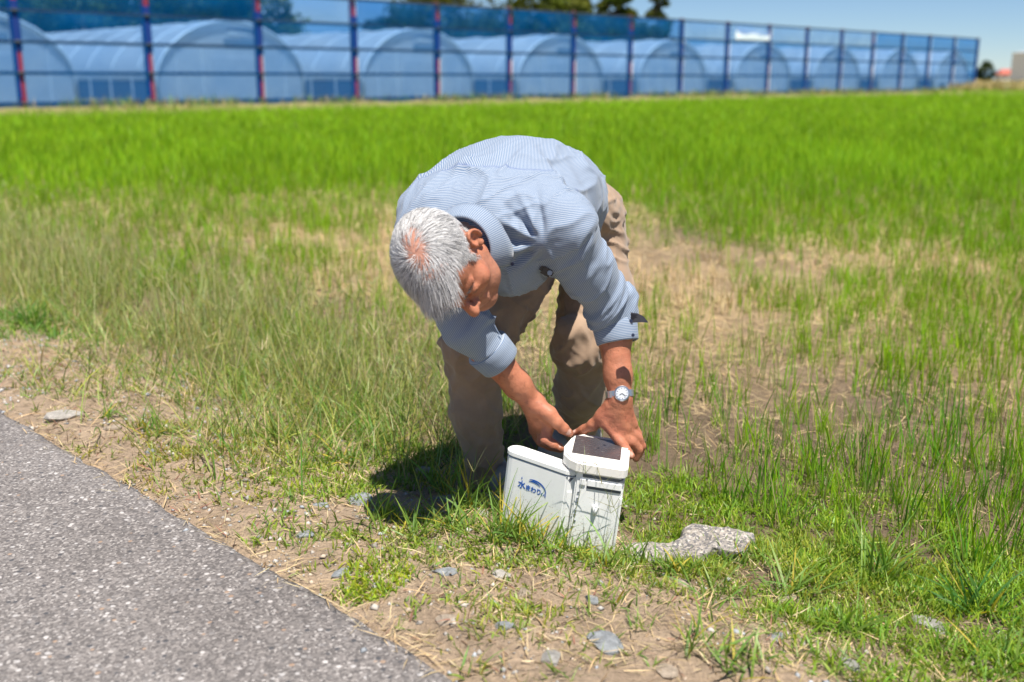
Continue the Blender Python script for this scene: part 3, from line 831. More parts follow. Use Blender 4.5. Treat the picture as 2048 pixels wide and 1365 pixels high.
# loose fringe hanging off the forehead
Wp = HC + HS * (pts.reshape(-1, 3) @ HA); Wp = Wp.reshape(len(R0), NS + 1, 3)
view = unit(np.array((0, 0, CAMZ)) - HC)
tang = np.gradient(Wp, axis=1)
nw_ = np.einsum('ij,jk->ik', NL, HA)
sd = np.cross(tang, nw_[:, None, :] + .35 * r.normal(size=(len(R0), 1, 3))); sd /= np.maximum(np.linalg.norm(sd, axis=2), 1e-9)[..., None]
wd = (.00035 * np.array([1, 1.05, 1, .9, .7, .25]))[None, :, None] * r.uniform(.7, 1.4, (len(R0), 1, 1))
Vh = np.stack([Wp - sd * wd, Wp + sd * wd], 2).reshape(-1, 3)
b0 = (np.arange(len(R0)) * (NS + 1) * 2)[:, None] + (np.arange(NS) * 2)[None]
Fh = np.stack([b0, b0 + 1, b0 + 3, b0 + 2], -1).reshape(-1, 4)
tone = r.choice([.76, .64, .50, .32, .15], len(R0), p=[.30, .28, .22, .13, .07]) * (.9 + .15 * clump[:, 0])
lowshade = sstep(.03, .09, R0[:, 1]); tone = tone * (1 - .22 * lowshade)  # shade below the sunlit crown put into the strand tone
hcol = np.stack([tone, tone * .975, tone * .955], 1)
m_hair = mat('silver_hair', (.7, .7, .7), .42, .45); n = NT(m_hair); n.link(n.attr('col').outputs['Color'], n.b.inputs['Base Color'])
link('hair', np_mesh('hair', Vh, Fh, np.repeat(hcol, (NS + 1) * 2, 0), smooth=True), m_hair, man, True)
# eyebrows
m_brow = mat('brow_hair', (.09, .08, .075), .6)
for sx in (1, -1):
    V = []; F = []
    for i in range(70):
        u_ = r.uniform(); p0 = np.array((sx * (.012 + .038 * u_), .0990 - .022 * u_ ** 1.5, .018 + .004 * math.sin(u_ * 3))) + r.normal(size=3) * .0012
        dr = np.array((sx * .8, .2, -.1 + r.normal() * .3)); dr /= np.linalg.norm(dr)
        a = hp(*p0); b = hp(*(p0 + dr * r.uniform(.005, .010))); s_ = unit(np.cross(b - a, view)) * .0005; k = len(V); V += [a - s_, a + s_, b]; F.append((k, k + 1, k + 2))
    o = link('eyebrow', np_mesh('eyebrow', np.array(V), np.array(F)), m_brow, man, True); o['kind'] = 'stuff'

# ---- shirt
S = Field((-.36, 2.14, .42), (.42, 3.12, 1.06), .004)
S.ell(J['che'] - spi * .02, (.190, .165, .125), TA, .03)
S.ell(J['mid'], (.180, .20, .145), TA, .05)
S.ell(at(1008, 392, 2.66), (.175, .18, .140), TA, .05)
S.ell(at(930, 410, 2.58), (.12, .15, .10), TA, .06)
S.ell(J['wai'] + np.array((-.02, 0, 0)), (.150, .16, .140), TA, .06)
S.ell(at(1015, 520, 2.53), (.11, .10, .075), TA, .05)
S.ell(at(1110, 420, 2.95), (.135, .12, .13), None, .05)
S.ell(at(1005, 480, 2.52), (.15, .13, .10), TA, .05)
S.ell(at(868, 432, 2.50), (.078, .10, .075), TA, .06); S.ell(at(1098, 430, 2.50), (.075, .10, .070), TA, .06)
S.cone(J['nb'] + unit(HC - J['nb']) * .03, J['che'], .070, .11, .04)
lce = J['Lcf'] + (lel - J['Lcf']) * .45; rce = J['Rcf'] + (rel - J['Rcf']) * .55
S.chain([J['che'] + lat * .09, lsh, lsh + (lel - lsh) * .5, lel, J['Lcf']], [.085, .080, .064, .056, .040], .035)
S.chain([J['che'] - lat * .09, rsh, rsh + (rel - rsh) * .5, rel, J['Rcf']], [.085, .080, .066, .056, .040], .035)
lax = unit(J['Lcf'] - lel); rax = unit(J['Rcf'] - rel)
S.cut(J['Lcf'] - lax * .036, lax, J['Lcf'] - .09, J['Lcf'] + .09); S.cut(J['Rcf'] - rax * .036, rax, J['Rcf'] - .09, J['Rcf'] + .09)
hem_n = unit(np.array((.80, .55, -.1))); hem_p = at(1188, 400, 2.985)
S.cut(hem_p, hem_n, (-.36, 2.7, .42), (.42, 3.12, 1.06))
PS, QS = S.mesh(); PS = relax(PS, QS, 3, .5); NSN = normals(PS, QS)
# folds
def local(P, o, A): return (P - o) @ np.array(A).T
tL, dL = segparam(PS, lsh, lel); tL2, dL2 = segparam(PS, lel, J['Lcf']); tR, dR = segparam(PS, rsh, rel); tR2, dR2 = segparam(PS, rel, J['Rcf'])
slv_L = ((np.minimum(dL, dL2) < .10) & ((PS - lsh) @ unit(lel - lsh) > .015))
slv_R = ((np.minimum(dR, dR2) < .10) & ((PS - rsh) @ unit(rel - rsh) > .015))
disp = np.zeros(len(PS))
def fold(P, c, wave, along, lw, la, amp, off=0.0, power=2):
    """a soft crease: gaussian ridge across `wave`, long in `along`"""
    a = (P - c) @ unit(wave); b = (P - c) @ unit(along); cdist = np.linalg.norm(P - c, axis=1)
    return amp * np.exp(-(a / lw) ** 2) * np.exp(-(b / la) ** 2) * (cdist < .2)
pt = TA @ np.eye(3)
big = fbm(PS @ lat * 9, PS @ spi * 4.0, PS @ dep * 6, 3, 41)
disp += .006 * big
ridg = 1 - np.abs(fbm(PS @ unit(lat + .5 * spi) * 13 + .4, PS @ unit(spi - .5 * lat) * 4.5, PS @ dep * 7, 2, 55)) * 2.2
disp += .009 * np.clip(ridg, 0, 1) ** 3
for sd_, fr, am in ((101, 17, .0055), (103, 31, .0028)):
    sharp = np.clip(1 - np.abs(fbm(PS @ unit(lat * .8 + spi * .5 + dep * .3) * fr, PS @ unit(spi - lat * .6) * fr * .28, PS @ dep * fr * .45, 2, sd_)) * 2.6, 0, 1) ** 5
    disp += am * sharp * (.4 + .6 * sstep(.0, .5, fbm(PS[:, 0] * 6, PS[:, 1] * 6, PS[:, 2] * 6, 2, sd_ + 5) + .15))
for (sl, a, b, t, dd_, sh, el, sd_) in ((slv_L, lsh, lel, tL, dL, lsh, lel, 60), (slv_R, rsh, rel, tR, dR, rsh, rel, 70)):
    ax = unit(b - a); s1 = unit(np.cross(ax, (0, 1, 0))); s2 = np.cross(ax, s1)
    q1, q2, q3 = (PS - a) @ ax, (PS - a) @ s1, (PS - a) @ s2
    rg = 1 - np.abs(fbm(q1 * 22 + q2 * 9, q2 * 7, q3 * 7, 2, sd_)) * 2.3
    near_el = .35 + .65 * np.exp(-((q1 - np.linalg.norm(b - a) * .95) / .07) ** 2) + .35 * np.exp(-((q1 - .03) / .05) ** 2)
    disp = np.where(sl, disp * .3 + .015 * np.clip(rg, 0, 1) ** 2 * near_el - .003, disp)
arm = at(1085, 490, 2.44)
for k in range(7):
    an = -.5 + k * .34
    dirv = camvec(math.cos(an + 2.2), math.sin(an + 2.2), 0); wv_ = camvec(-math.sin(an + 2.2), math.cos(an + 2.2), 0)
    disp += fold(PS, arm + dirv * .06, wv_, dirv, .0085, .055, .011 if k % 2 else -.011)
for px, py, Y, ang, L, amp in [(1020, 470, 2.42, 1.4, .07, -.005), (1035, 455, 2.44, 1.5, .06, .004), (930, 345, 2.6, .35, .09, .009), (905, 372, 2.56, .5, .06, -.006), (1110, 380, 2.62, -1.0, .10, .008), (1130, 395, 2.64, -1.05, .10, -.008), (1155, 400, 2.7, -1.1, .09, .007), (1080, 350, 2.66, -.9, .08, .005), (1060, 520, 2.42, .9, .06, .010), (1050, 540, 2.42, .7, .06, -.008)]:
    c_ = at(px, py, Y); dirv = camvec(math.cos(ang), math.sin(ang), 0); wv_ = camvec(-math.sin(ang), math.cos(ang), 0)
    disp += fold(PS, c_, wv_, dirv, .011, L, amp)
PS = PS + NSN * disp[:, None]; PS = relax(PS, QS, 1, .35)
# yoke seam and stripe coordinates, per face corner so that seams stay crisp
cen = PS[QS].mean(1)
cl = local(cen, J['che'], TA)
yoke = (cl[:, 1] > .010 - .10 * np.abs(cl[:, 0]) ** 1.2) 
fL = slv_L[QS].mean(1) > .5; fR = slv_R[QS].mean(1) > .5
corner = PS[QS].reshape(-1, 3)
def rep4(m): return np.repeat(m, 4)
cq = local(corner, J['mid'], TA)
updep = np.sign(TA[2] @ np.array((0, 0, 1)))
st = np.arctan2(cq[:, 0], cq[:, 2] * updep + .06) * .25
yq = local(corner, J['che'], TA); st = np.where(rep4(yoke), np.arctan2(yq[:, 1], yq[:, 2] * updep + .03) * .14, st)
def armcoord(a, b):
    ax = unit(b - a); v = unit(np.array((0, 0, CAMZ)) - a); s1 = unit(np.cross(ax, v)); return (corner - a) @ s1
st = np.where(rep4(fL), armcoord(lsh, lel), st); st = np.where(rep4(fR), armcoord(rsh, J['Rcf']), st)
def shirt_mat(name, period=.0040):
    m = mat(name, (.6, .65, .8), .75, .2); n = NT(m); n.b.inputs['Sheen Weight'].default_value = .15
    a = n.attr('st').outputs['Fac']
    w = n.math('FRACT', n.math('MULTIPLY', a, 1 / period))
    tri = n.math('ABSOLUTE', n.math('SUBTRACT', w, .5))
    rp = n.ramp(tri, [(.14, (.115, .175, .285)), (.34, (.335, .375, .43))])
    sm = n.attr('seam').outputs['Fac']
    c = n.mix(sm, rp.outputs['Color'], (.12, .16, .30)); n.link(c, n.b.inputs['Base Color'])
    nz = n.noise(60, 4, .6, n.coord()); n.bump(nz.outputs['Fac'], .15, .004)
    return m
m_shirt = shirt_mat('striped_cotton')
ycross = np.zeros(len(PS)); pl = local(PS, J['che'], TA)
vy = (pl[:, 1] - (.010 - .10 * np.abs(pl[:, 0]) ** 1.2)); ycross = np.exp(-(vy / .0022) ** 2) * .75 * (~slv_L & ~slv_R)
me = np_mesh('shirt', PS, QS, smooth=True, attrs={'seam': ('POINT', ycross), 'st': ('CORNER', st)})
shirt = link('shirt', me, m_shirt, man, True)
shirt['label'] = 'blue and white pinstripe shirt with rolled cuffs'
# rolled cuffs (rings round the forearms)
def ring_loft(name, parent, m_, sections, nseg=40, stripe='axis', world=True):
    """sections: list of (centre, axis_u, axis_v, ru, rv, stripe value); closed profile when last == first"""
    V = []; A = []; ns_ = len(sections)
    for c, u_, v_, ru, rv, sv in sections:
        for k in range(nseg):
            t = 2 * math.pi * k / nseg
            V.append(c + u_ * ru * math.cos(t) + v_ * rv * math.sin(t)); A.append(sv)
    F = [(i * nseg + k, i * nseg + (k + 1) % nseg, (i + 1) * nseg + (k + 1) % nseg, (i + 1) * nseg + k) for i in range(ns_ - 1) for k in range(nseg)]
    me = np_mesh(name, np.array(V), np.array(F), smooth=True, attrs={'st': ('POINT', A)} if stripe else None)
    return link(name, me, m_, parent, world)
def cuff(c_end, ax, r0, r1, length):
    u_ = unit(np.cross(ax, (0, 1, 0))); v_ = np.cross(ax, u_); S_ = []
    prof = [(-length, r0 - .008), (-length, r0 - .001), (-length + .003, r0 + .001), (-length * .6, r0 * .55 + r1 * .45 + .0015), (-length * .3, r0 * .3 + r1 * .7 + .001), (-.003, r1 + .001), (0, r1 - .001), (.0005, r1 - .004), (-.004, r1 - .006), (-length * .6, r1 - .008)]
    for a, rr__ in prof:
        S_.append((c_end + ax * a, u_, v_, rr__ * 1.04, rr__ * .96, a))
    o = ring_loft('cuff', shirt, m_shirt, S_)
    o.data.polygons.foreach_set('use_smooth', np.ones(len(o.data.polygons), bool)); return o
cl_ = cuff(J['Lcf'] + lax * .005, lax, .0545, .0500, .056)
cr_ = cuff(J['Rcf'] + rax * .005, rax, .0545, .0500, .056)
m_btn = mat('dark_button', (.02, .025, .05), .3, .5)
def part(mb, name, m_, parent, smooth=False, bevel=0):
    return mb.build(name, m_, parent, smooth=smooth, bevel=bevel, world=True)
def disc(mb, c, nrm, r_, h_=.0015, n_=12): mb.tube([Vector(c) - Vector(nrm) * h_ * .5, Vector(c) + Vector(nrm) * h_ * .5], r_, n_)
for p in (at(1262, 642, 2.29), at(1266, 671, 2.33)):
    mb = MB(); disc(mb, p, unit(np.array((.45, -.85, .25))), .0042); part(mb, 'button', m_btn, shirt)
# turned back tab at the elbow, dark inside
mb = MB(); tabp = [(1262, 628, 2.40), (1276, 630, 2.41), (1288, 636, 2.41), (1296, 646, 2.405), (1284, 645, 2.40), (1262, 646, 2.40)]
f_ = [at(a, b, c) for a, b, c in tabp]; b_ = [q + np.array((0, .006, .002)) for q in f_]; k = len(f_)
mb.add(f_ + b_, [tuple(range(k)), tuple(range(k, 2 * k))[::-1]] + [(i, (i + 1) % k, k + (i + 1) % k, k + i) for i in range(k)])
part(mb, 'sleeve_tab', mat('dark_lining', (.012, .012, .018), .8), shirt)
# collar
ca_ = unit(HC - J['nb']); cc_ = at(936, 494, 2.355)
cf = unit(hf - ca_ * (hf @ ca_)); cs_ = unit(np.cross(ca_, cf)); cs_ = cs_ * np.sign(cs_ @ hl)
V = []; A = []; nph = 61
prof = [(.005, .0670), (.028, .0690), (.033, .0725), (.029, .0765), (.013, .0840), (-.005, .0890), (-.020, .0930)]
for i in range(nph):
    ph = math.radians(-158 + 316 * i / (nph - 1))          # 0 = nape
    tip = sstep(95, 150, abs(math.degrees(ph)))
    for j, (a, r_) in enumerate(prof):
        ext = max(0, j - 3) / 3
        aa = a - .026 * tip * ext; rr__ = r_ + .010 * tip * ext
        V.append(cc_ + ca_ * aa + (-cf * math.cos(ph) + cs_ * math.sin(ph)) * rr__ * (1 + .06 * math.cos(ph))); A.append(ph * .075)
m_ = len(prof); F = [(i * m_ + j, (i + 1) * m_ + j, (i + 1) * m_ + j + 1, i * m_ + j + 1) for i in range(nph - 1) for j in range(m_ - 1)]
me = np_mesh('collar', np.array(V), np.array(F), smooth=True, attrs={'st': ('POINT', A)})
o = link('collar', me, m_shirt, shirt, True)
sm_ = o.modifiers.new('solid', 'SOLIDIFY'); sm_.thickness = .0016
for s_ in (1, -1):
    ph = math.radians(150) * s_
    p = cc_ + ca_ * -.036 + (-cf * math.cos(ph) + cs_ * math.sin(ph)) * .103
    mb = MB(); disc(mb, p, unit(ca_), .0042, .003); part(mb, 'button', m_btn, shirt)
# lapel microphone
mc = at(1094, 541, 2.425)
mb = MB(); mb.box(mc, (.034, .022, .026), Matrix.Rotation(.5, 3, 'Y')); mic = part(mb, 'microphone', mat('black_plastic', (.008, .008, .010), .25, .6), man, bevel=.006)
mb = MB(); disc(mb, mc + np.array((.006, -.013, -.004)), np.array((.1, -.95, .2)), .006, .003); part(mb, 'windscreen', mat('grey_ring', (.3, .34, .4), .3, .6), mic)

# ---- trousers
T = Field((-.30, 2.52, .02), (.48, 3.20, .98), .005)
T.ell(J['pel'] + np.array((.0, .02, -.005)), (.132, .14, .15), None, .05)
T.ell(at(1125, 420, 2.92), (.15, .11, .12), None, .05)
T.chain([J['hipL'] + np.array((-.012, .01, 0)), J['thL'], J['knL'], J['caL'], J['anL'] + np.array((0, 0, .02))], [.092, .094, .071, .070, .058], .035)
T.chain([J['hipR'], J['hipR'] * .5 + J['knR'] * .5, J['knR'], J['caR'], J['anR'] + np.array((0, 0, .02))], [.112, .094, .076, .064, .051], .035)
T.cone(at(1146, 665, 2.80), at(1150, 690, 2.80), .045, .035, .025)
T.cut(np.array((0, 0, .036)), (0, 0, -1), (-.30, 2.52, -.1), (.48, 3.2, .2))
T.cut(at(1020, 400, 2.78), (lat * 0 + unit(J['mid'] - J['pel'])), (-.3, 2.52, .72), (.48, 3.0, .98))
PT, QT = T.mesh(); PT = relax(PT, QT, 3, .5); NTn = normals(PT, QT)
dz = np.zeros(len(PT))
for k, (a, b, c_) in enumerate(((J['hipR'], J['knR'], J['anR']), (J['hipL'], J['knL'], J['anL']))):
    t1, d1 = segparam(PT, a, b); t2, d2 = segparam(PT, b, c_); low = d2 < d1
    ax = unit(c_ - b); q = (PT - b) @ ax; s1 = unit(np.cross(ax, (0, 1, 0))); q2 = (PT - b) @ s1; q3 = (PT - b) @ np.cross(ax, s1)
    rg = np.clip(1 - np.abs(fbm(q * 10 + q2 * 14, q2 * 11 - q * 4, q3 * 11, 2, 80 + k)) * 2.1, 0, 1) ** 2
    wgt = np.exp(-((q + .02) / .07) ** 2) + .5 * sstep(.18, .34, q) + .25
    mine = (np.minimum(d1, d2) < .13) & ((PT[:, 0] > .06) == (k == 1))
    dz += np.where(mine & (low | (q > -.12)), .014 * rg * wgt, 0)
rg = np.clip(1 - np.abs(fbm(PT[:, 0] * 9, PT[:, 1] * 9, PT[:, 2] * 26 + PT[:, 0] * 12, 2, 90)) * 2.2, 0, 1) ** 2
dz += .010 * rg * sstep(.58, .70, PT[:, 2]) * (1 - sstep(.80, .9, PT[:, 2]))
dz += .004 * fbm(PT[:, 0] * 12, PT[:, 1] * 12, PT[:, 2] * 8, 2, 95)
for sd_, fr, am in ((111, 15, .006), (113, 28, .003)):
    dz += am * np.clip(1 - np.abs(fbm((PT[:, 0] * .75 + PT[:, 2] * .75) * fr, (PT[:, 2] - PT[:, 0]) * fr * .22, PT[:, 1] * fr * .5, 2, sd_)) * 2.6, 0, 1) ** 5
PT = PT + NTn * dz[:, None]; PT = relax(PT, QT, 1, .4)
m_tr = mat('beige_twill', (.56, .43, .32), .85, .15); n = NT(m_tr); co = n.coord(); a = n.noise(14, 4, .6, co)
rp = n.ramp(a.outputs['Fac'], [(.3, (.29, .20, .135)), (.7, (.37, .26, .18))]); n.link(rp.outputs['Color'], n.b.inputs['Base Color'])
b = n.noise(220, 3, .6, co); n.bump(b.outputs['Fac'], .25, .002); n.b.inputs['Sheen Weight'].default_value = .2
trou = link('trousers', np_mesh('trousers', PT, QT, smooth=True), m_tr, man, True)
mb = MB(); f_ = [at(*q) for q in [(1208, 470, 2.90), (1232, 478, 2.94), (1246, 486, 2.98), (1240, 500, 2.965), (1222, 494, 2.91), (1203, 480, 2.885)]]
b_ = [q + np.array((-.004, .012, .004)) for q in f_]; k = len(f_)
mb.add(f_ + b_, [tuple(range(k)), tuple(range(k, 2 * k))[::-1]] + [(i, (i + 1) % k, k + (i + 1) % k, k + i) for i in range(k)]); part(mb, 'pocket_flap', m_tr, trou, bevel=.002)
# ---- shoes
m_shoe = vary(mat('grey_suede', (.33, .30, .27), .85), .25, 30, .3, 200); m_sole = mat('pale_sole', (.62, .62, .66), .6); m_trim = mat('navy_trim', (.02, .025, .045), .6)
for heel, toe in SHOES:
    gz = float(hgt(heel[0], heel[1])); dr = unit(toe - heel); sdv = np.array((dr[1], -dr[0], 0))
    f1 = Field(np.minimum(heel, toe) - .09 + np.array((0, 0, .06)), np.maximum(heel, toe) + np.array((.09, .09, .17)), .004)
    f1.chain([heel + np.array((0, 0, .06)), heel * .45 + toe * .55 + np.array((0, 0, .058)), toe + np.array((0, 0, .045)) - dr * .03], [.044, .046, .036], .03)
    f1.cone(heel + np.array((0, 0, .06)) + dr * .02, heel + np.array((0, 0, .115)) + dr * .015, .043, .042, .03)
    f1.cut(np.array((0, 0, .032)), (0, 0, -1), f1.lo, f1.lo + 1.0); f1.cut(heel + np.array((0, 0, .125)), (0, 0, 1), f1.lo, f1.lo + 1.0)
    a, b = f1.mesh(); a = relax(a, b, 2, .4)
    sh = link('shoe', np_mesh('shoe', a, b, smooth=True), m_shoe, man, True); sh.location.z = gz * .6
    f2 = Field(np.minimum(heel, toe) - .09 + np.array((0, 0, .06)), np.maximum(heel, toe) + np.array((.09, .09, .12)), .004)
    f2.chain([heel + np.array((0, 0, .03)), heel * .45 + toe * .55 + np.array((0, 0, .03)), toe + np.array((0, 0, .03)) - dr * .028], [.047, .049, .040], .02)
    f2.cut(np.array((0, 0, .033)), (0, 0, 1), f2.lo, f2.lo + 1.0); f2.cut(np.array((0, 0, .004)), (0, 0, -1), f2.lo, f2.lo + 1.0)
    a, b = f2.mesh(); a = relax(a, b, 1, .4)
    q = link('sole', np_mesh('sole', a, b, smooth=True), m_sole, sh, True)
    c_ = heel + np.array((0, 0, .118)) + dr * .015
    V = [(c_ + np.array((0, 0, .004)), dr, sdv, .034, .034, 0), (c_ + np.array((0, 0, .010)), dr, sdv, .047, .045, 0), (c_ - np.array((0, 0, .012)), dr, sdv, .048, .046, 0)]
    q = ring_loft('ankle_collar', sh, m_trim, V, 24, None)
# ---- wristwatch
m_steel = mat('brushed_steel', (.55, .56, .58), .3, .5, .9); m_dial = mat('white_dial', (.58, .60, .63), .35); m_hand = mat('watch_black', (.02, .02, .02), .4)
wax = unit(lwr - lel); wc = lel + (lwr - lel) * .955
face = unit(np.array((0, 0, CAMZ)) - wc); face = unit(face - wax * (face @ wax)); wsd = np.cross(wax, face)
face = unit(face + wsd * .0); WA = np.array([wsd, face])
watch = empty('wristwatch', man.location); watch.parent = man; watch.matrix_parent_inverse = Matrix.Translation(-Vector(man.location))
watch['label'] = 'steel wristwatch with white dial'
def wpart(mb, name, m_, parent, **kw):
    return mb.build(name, m_, parent, world=True, **kw)
rx_, ry_ = .0335, .0295
RotW = Matrix([list(wsd), list(wax), list(face)]).transposed()
strap = None
for i in range(26):
    t = math.pi / 2 + math.radians(26 + i * 308 / 25)
    if math.cos(t - math.pi / 2) > .9: continue
    c_ = wc + wsd * rx_ * math.cos(t) + face * ry_ * math.sin(t)
    tn_ = unit(-wsd * rx_ * math.sin(t) + face * ry_ * math.cos(t)); nn_ = np.cross(tn_, wax)
    RR = Matrix([list(tn_), list(wax), list(nn_)]).transposed()
    mb = MB(); mb.box(c_, (.0068, .017, .0032), RR); mb.box(c_ + nn_ * .0006, (.0066, .0065, .0042), RR)
    wpart(mb, 'strap_link', m_steel, watch, bevel=.0006)
wd_n = unit(face + wsd * -.12)
cw = wc + face * (ry_ + .002) + wsd * (-.006)
dsgn = 1 if (wsd @ np.array((1, 0, 0))) > 0 else -1
cw = wc + face * (ry_ + .0015) + wsd * dsgn * .006
def wt(mb, pts, rs, n_=28): mb.tube([Vector(p) for p in pts], rs, n_)
mb = MB(); wt(mb, [cw - face * .005, cw + face * .002, cw + face * .004], [.0185, .0195, .0175]); case = wpart(mb, 'case', m_steel, watch)
mb = MB(); wt(mb, [cw + face * .0035, cw + face * .0046], [.0152, .0152]); dial = wpart(mb, 'dial', m_dial, watch)
for k in range(12):
    t = k * math.pi / 6; p = cw + face * .0049 + (wsd * math.cos(t) + wax * math.sin(t)) * .0125
    mb = MB(); mb.box(p, (.0012, .0026, .0006), RotW @ Matrix.Rotation(t - math.pi / 2, 3, 'Z')); wpart(mb, 'hour_mark', m_hand, dial)
for t, L in ((.5, .0075), (2.4, .011)):
    p = cw + face * .0054 + (wsd * math.cos(t) + wax * math.sin(t)) * L * .5
    mb = MB(); mb.box(p, (.0012, L, .0005), RotW @ Matrix.Rotation(t - math.pi / 2, 3, 'Z')); wpart(mb, 'watch_hand', m_hand, dial)
# ------------------------------------------------------------------ the white water control box
m_white = mat('white_plastic', (.74, .74, .72), .38, .45); n = NT(m_white); co = n.coord()
gz_ = n.new('ShaderNodeSeparateXYZ'); n.link(co, gz_.inputs[0]); s1_ = n.noise(28, 6, .7, co); s2_ = n.noise(160, 4, .7, co)
hz_m = n.ramp(gz_.outputs[2], [(.02, (.62, .62, .62)), (.10, (.50, .50, .50)), (.24, (.36, .36, .36))])
dm = n.math('GREATER_THAN', n.math('MULTIPLY', s2_.outputs['Fac'], hz_m.outputs['Color']), .285)
base_w = n.ramp(s1_.outputs['Fac'], [(.3, (.80, .80, .775)), (.7, (.86, .86, .845))])
n.link(n.mix(n.math('MULTIPLY', dm, .55), base_w.outputs['Color'], (.40, .32, .24)), n.b.inputs['Base Color'])
m_lidw = vary(mat('cream_plastic', (.80, .77, .71), .4, .45), .04, 12)
m_gap_shade = mat('box_gap_shade', (.10, .11, .13), .7)  # dark tone for real gaps and for shadow painted under the lid
m_blue = mat('logo_blue', (.015, .10, .42), .5)
yaw = math.radians(-8); roll = math.radians(6.5)
dev_o = Vector((.184, 2.315, .0))
dev = empty('water_control_box', dev_o)
dev.rotation_euler = (Matrix.Rotation(roll, 3, 'Y') @ Matrix.Identity(3)).to_euler()
dev.rotation_euler = (Matrix.Rotation(yaw, 3, 'Z') @ Matrix.Rotation(roll, 3, 'Y')).to_euler()
tag(dev, 'white plastic paddy water control box with solar panel lid and blue logo', 'control box')
W_, D_, Hh = .116, .180, .243
mb = MB(); mb.box((0, D_ / 2, Hh / 2), (W_, D_, Hh)); mb.build('main_case', m_white, dev, bevel=.004)
# raised front frame and grooves
mb = MB(); mb.box((.012, -.002, Hh - .027), (.082, .006, .016)); mb.build('front_band', m_white, dev, bevel=.0012)
mb = MB(); mb.box((-.040, -.0015, Hh - .027), (.014, .005, .015)); mb.build('latch_tab', m_white, dev, bevel=.001)
mb = MB(); mb.box((.008, -.0006, Hh - .010), (.100, .002, .010)); mb.build('lid_gap_shade', m_gap_shade, dev)  # dark strip: the slot, with the lid's shadow painted in
mb = MB(); mb.box((.012, -.0006, Hh - .0395), (.082, .002, .006)); mb.build('band_gap', m_gap_shade, dev)
mb = MB(); mb.box((.0555, -.003, .096), (.006, .010, .19)); mb.build('front_rib', m_white, dev, bevel=.0015)
kn = MB(); kn.tube([(-.002, -.0005, .155), (-.002, -.004, .155), (-.002, -.0062, .155), (-.002, -.0072, .137)], [.0085, .0083, .0066, .003], 20); kn.build('round_knob', m_white, dev, smooth=True)
for z in (.188, .172, .162, .140, .130, .114):
    mb = MB(); mb.box((-.0475 + random.uniform(-.001, .001), -.0012, z), (.0055, .003, .0016), Matrix.Rotation(random.uniform(-.3, .3), 3, 'Y')); mb.build('vent_slot', m_gap_shade, dev)
mb = MB(); mb.add([(-.053, -.001, .097), (-.046, -.001, .099), (-.052, -.001, .087), (-.053, .001, .097), (-.046, .001, .099), (-.052, .001, .087)], [(0, 2, 1), (3, 4, 5), (0, 1, 4, 3), (1, 2, 5, 4), (2, 0, 3, 5)]); mb.build('arrow_mark', m_gap_shade, dev)
# lid with the solar panel
LZ = Hh - .006
poly = [(-.056, -.004), (.050, -.004), (.062, .008), (.062, .170), (.050, .198), (-.060, .198), (-.085, .172), (-.099, .095), (-.094, .040), (-.080, .014)]
bm = MB(); bm.prism(poly, 0, .030); lid = bm.build('lid', m_lidw, dev, bevel=.005, seg=3); lid.location = (0, -.004, LZ); lid.rotation_euler = (0, 0, 0)
m_sol = mat('solar_cells', (.05, .045, .05), .18, .6); n = NT(m_sol); co = n.coord()
sx = n.new('ShaderNodeSeparateXYZ'); n.link(co, sx.inputs[0])
ln = n.math('FRACT', n.math('MULTIPLY', sx.outputs[1], 190.0)); lr = n.ramp(ln, [(.0, (.13, .11, .11)), (.18, (.046, .043, .050)), (.9, (.055, .050, .056))])
scv = n.new('ShaderNodeMapping'); scv.inputs['Scale'].default_value = (55, 160, 1); scv.inputs['Rotation'].default_value = (0, 0, .25); n.link(co, scv.inputs[0])
nz = n.noise(1.0, 6, .7, scv.outputs[0]); sr = n.ramp(nz.outputs['Fac'], [(.60, (0, 0, 0)), (.78, (.6, .6, .6))])
n.link(n.mix(sr.outputs['Color'], lr.outputs['Color'], (.50, .47, .46)), n.b.inputs['Base Color'])
n.link(n.ramp(nz.outputs['Fac'], [(.4, (.15, .15, .15)), (.7, (.6, .6, .6))]).outputs['Color'], n.b.inputs['Roughness'])
mb = MB(); mb.box((-.018, .112, .0302), (.118, .128, .002)); mb.build('solar_panel', m_sol, lid)
# side case, swung out to the left
side = empty('side_case_root', (0, 0, 0)); bpy.data.objects.remove(side)
SW, SD, SH = .200, .050, .2345
hinge_w = Vector((.1215, 2.326, 0))
Rdev = Matrix.Rotation(yaw, 4, 'Z') @ Matrix.Rotation(roll, 4, 'Y')
ang = math.radians(-33) - yaw
loc = Rdev.inverted() @ (hinge_w - dev_o).to_4d().to_3d(); loc.z = 0
def sprism(inset, z0, z1, name, mt, par, bevel=.003):
    """rounded left end, chamfered right end; local x runs from the hinge to the left"""
    i = inset; p = []
    for k in range(9):
        t = math.pi / 2 + math.pi * k / 8
        p.append((-SW + SD * .5 + math.cos(t) * (SD * .5 - i) * 1.0, SD * .5 + math.sin(t) * (SD * .5 - i)))
    p += [(-.018, i), (-.002, .012 + i), (-.002, SD - i)]
    m_ = MB(); m_.prism(p, z0, z1); return m_.build(name, mt, par, bevel=bevel)
sc = sprism(0, 0, SH - .014, 'side_case', m_white, dev); sc.location = loc; sc.rotation_euler = (0, 0, ang)
cap = sprism(-.0018, SH - .0135, SH, 'case_cap', m_white, sc, .0022)
seam = sprism(.0016, SH - .0155, SH - .012, 'cap_seam', m_gap_shade, sc, 0)
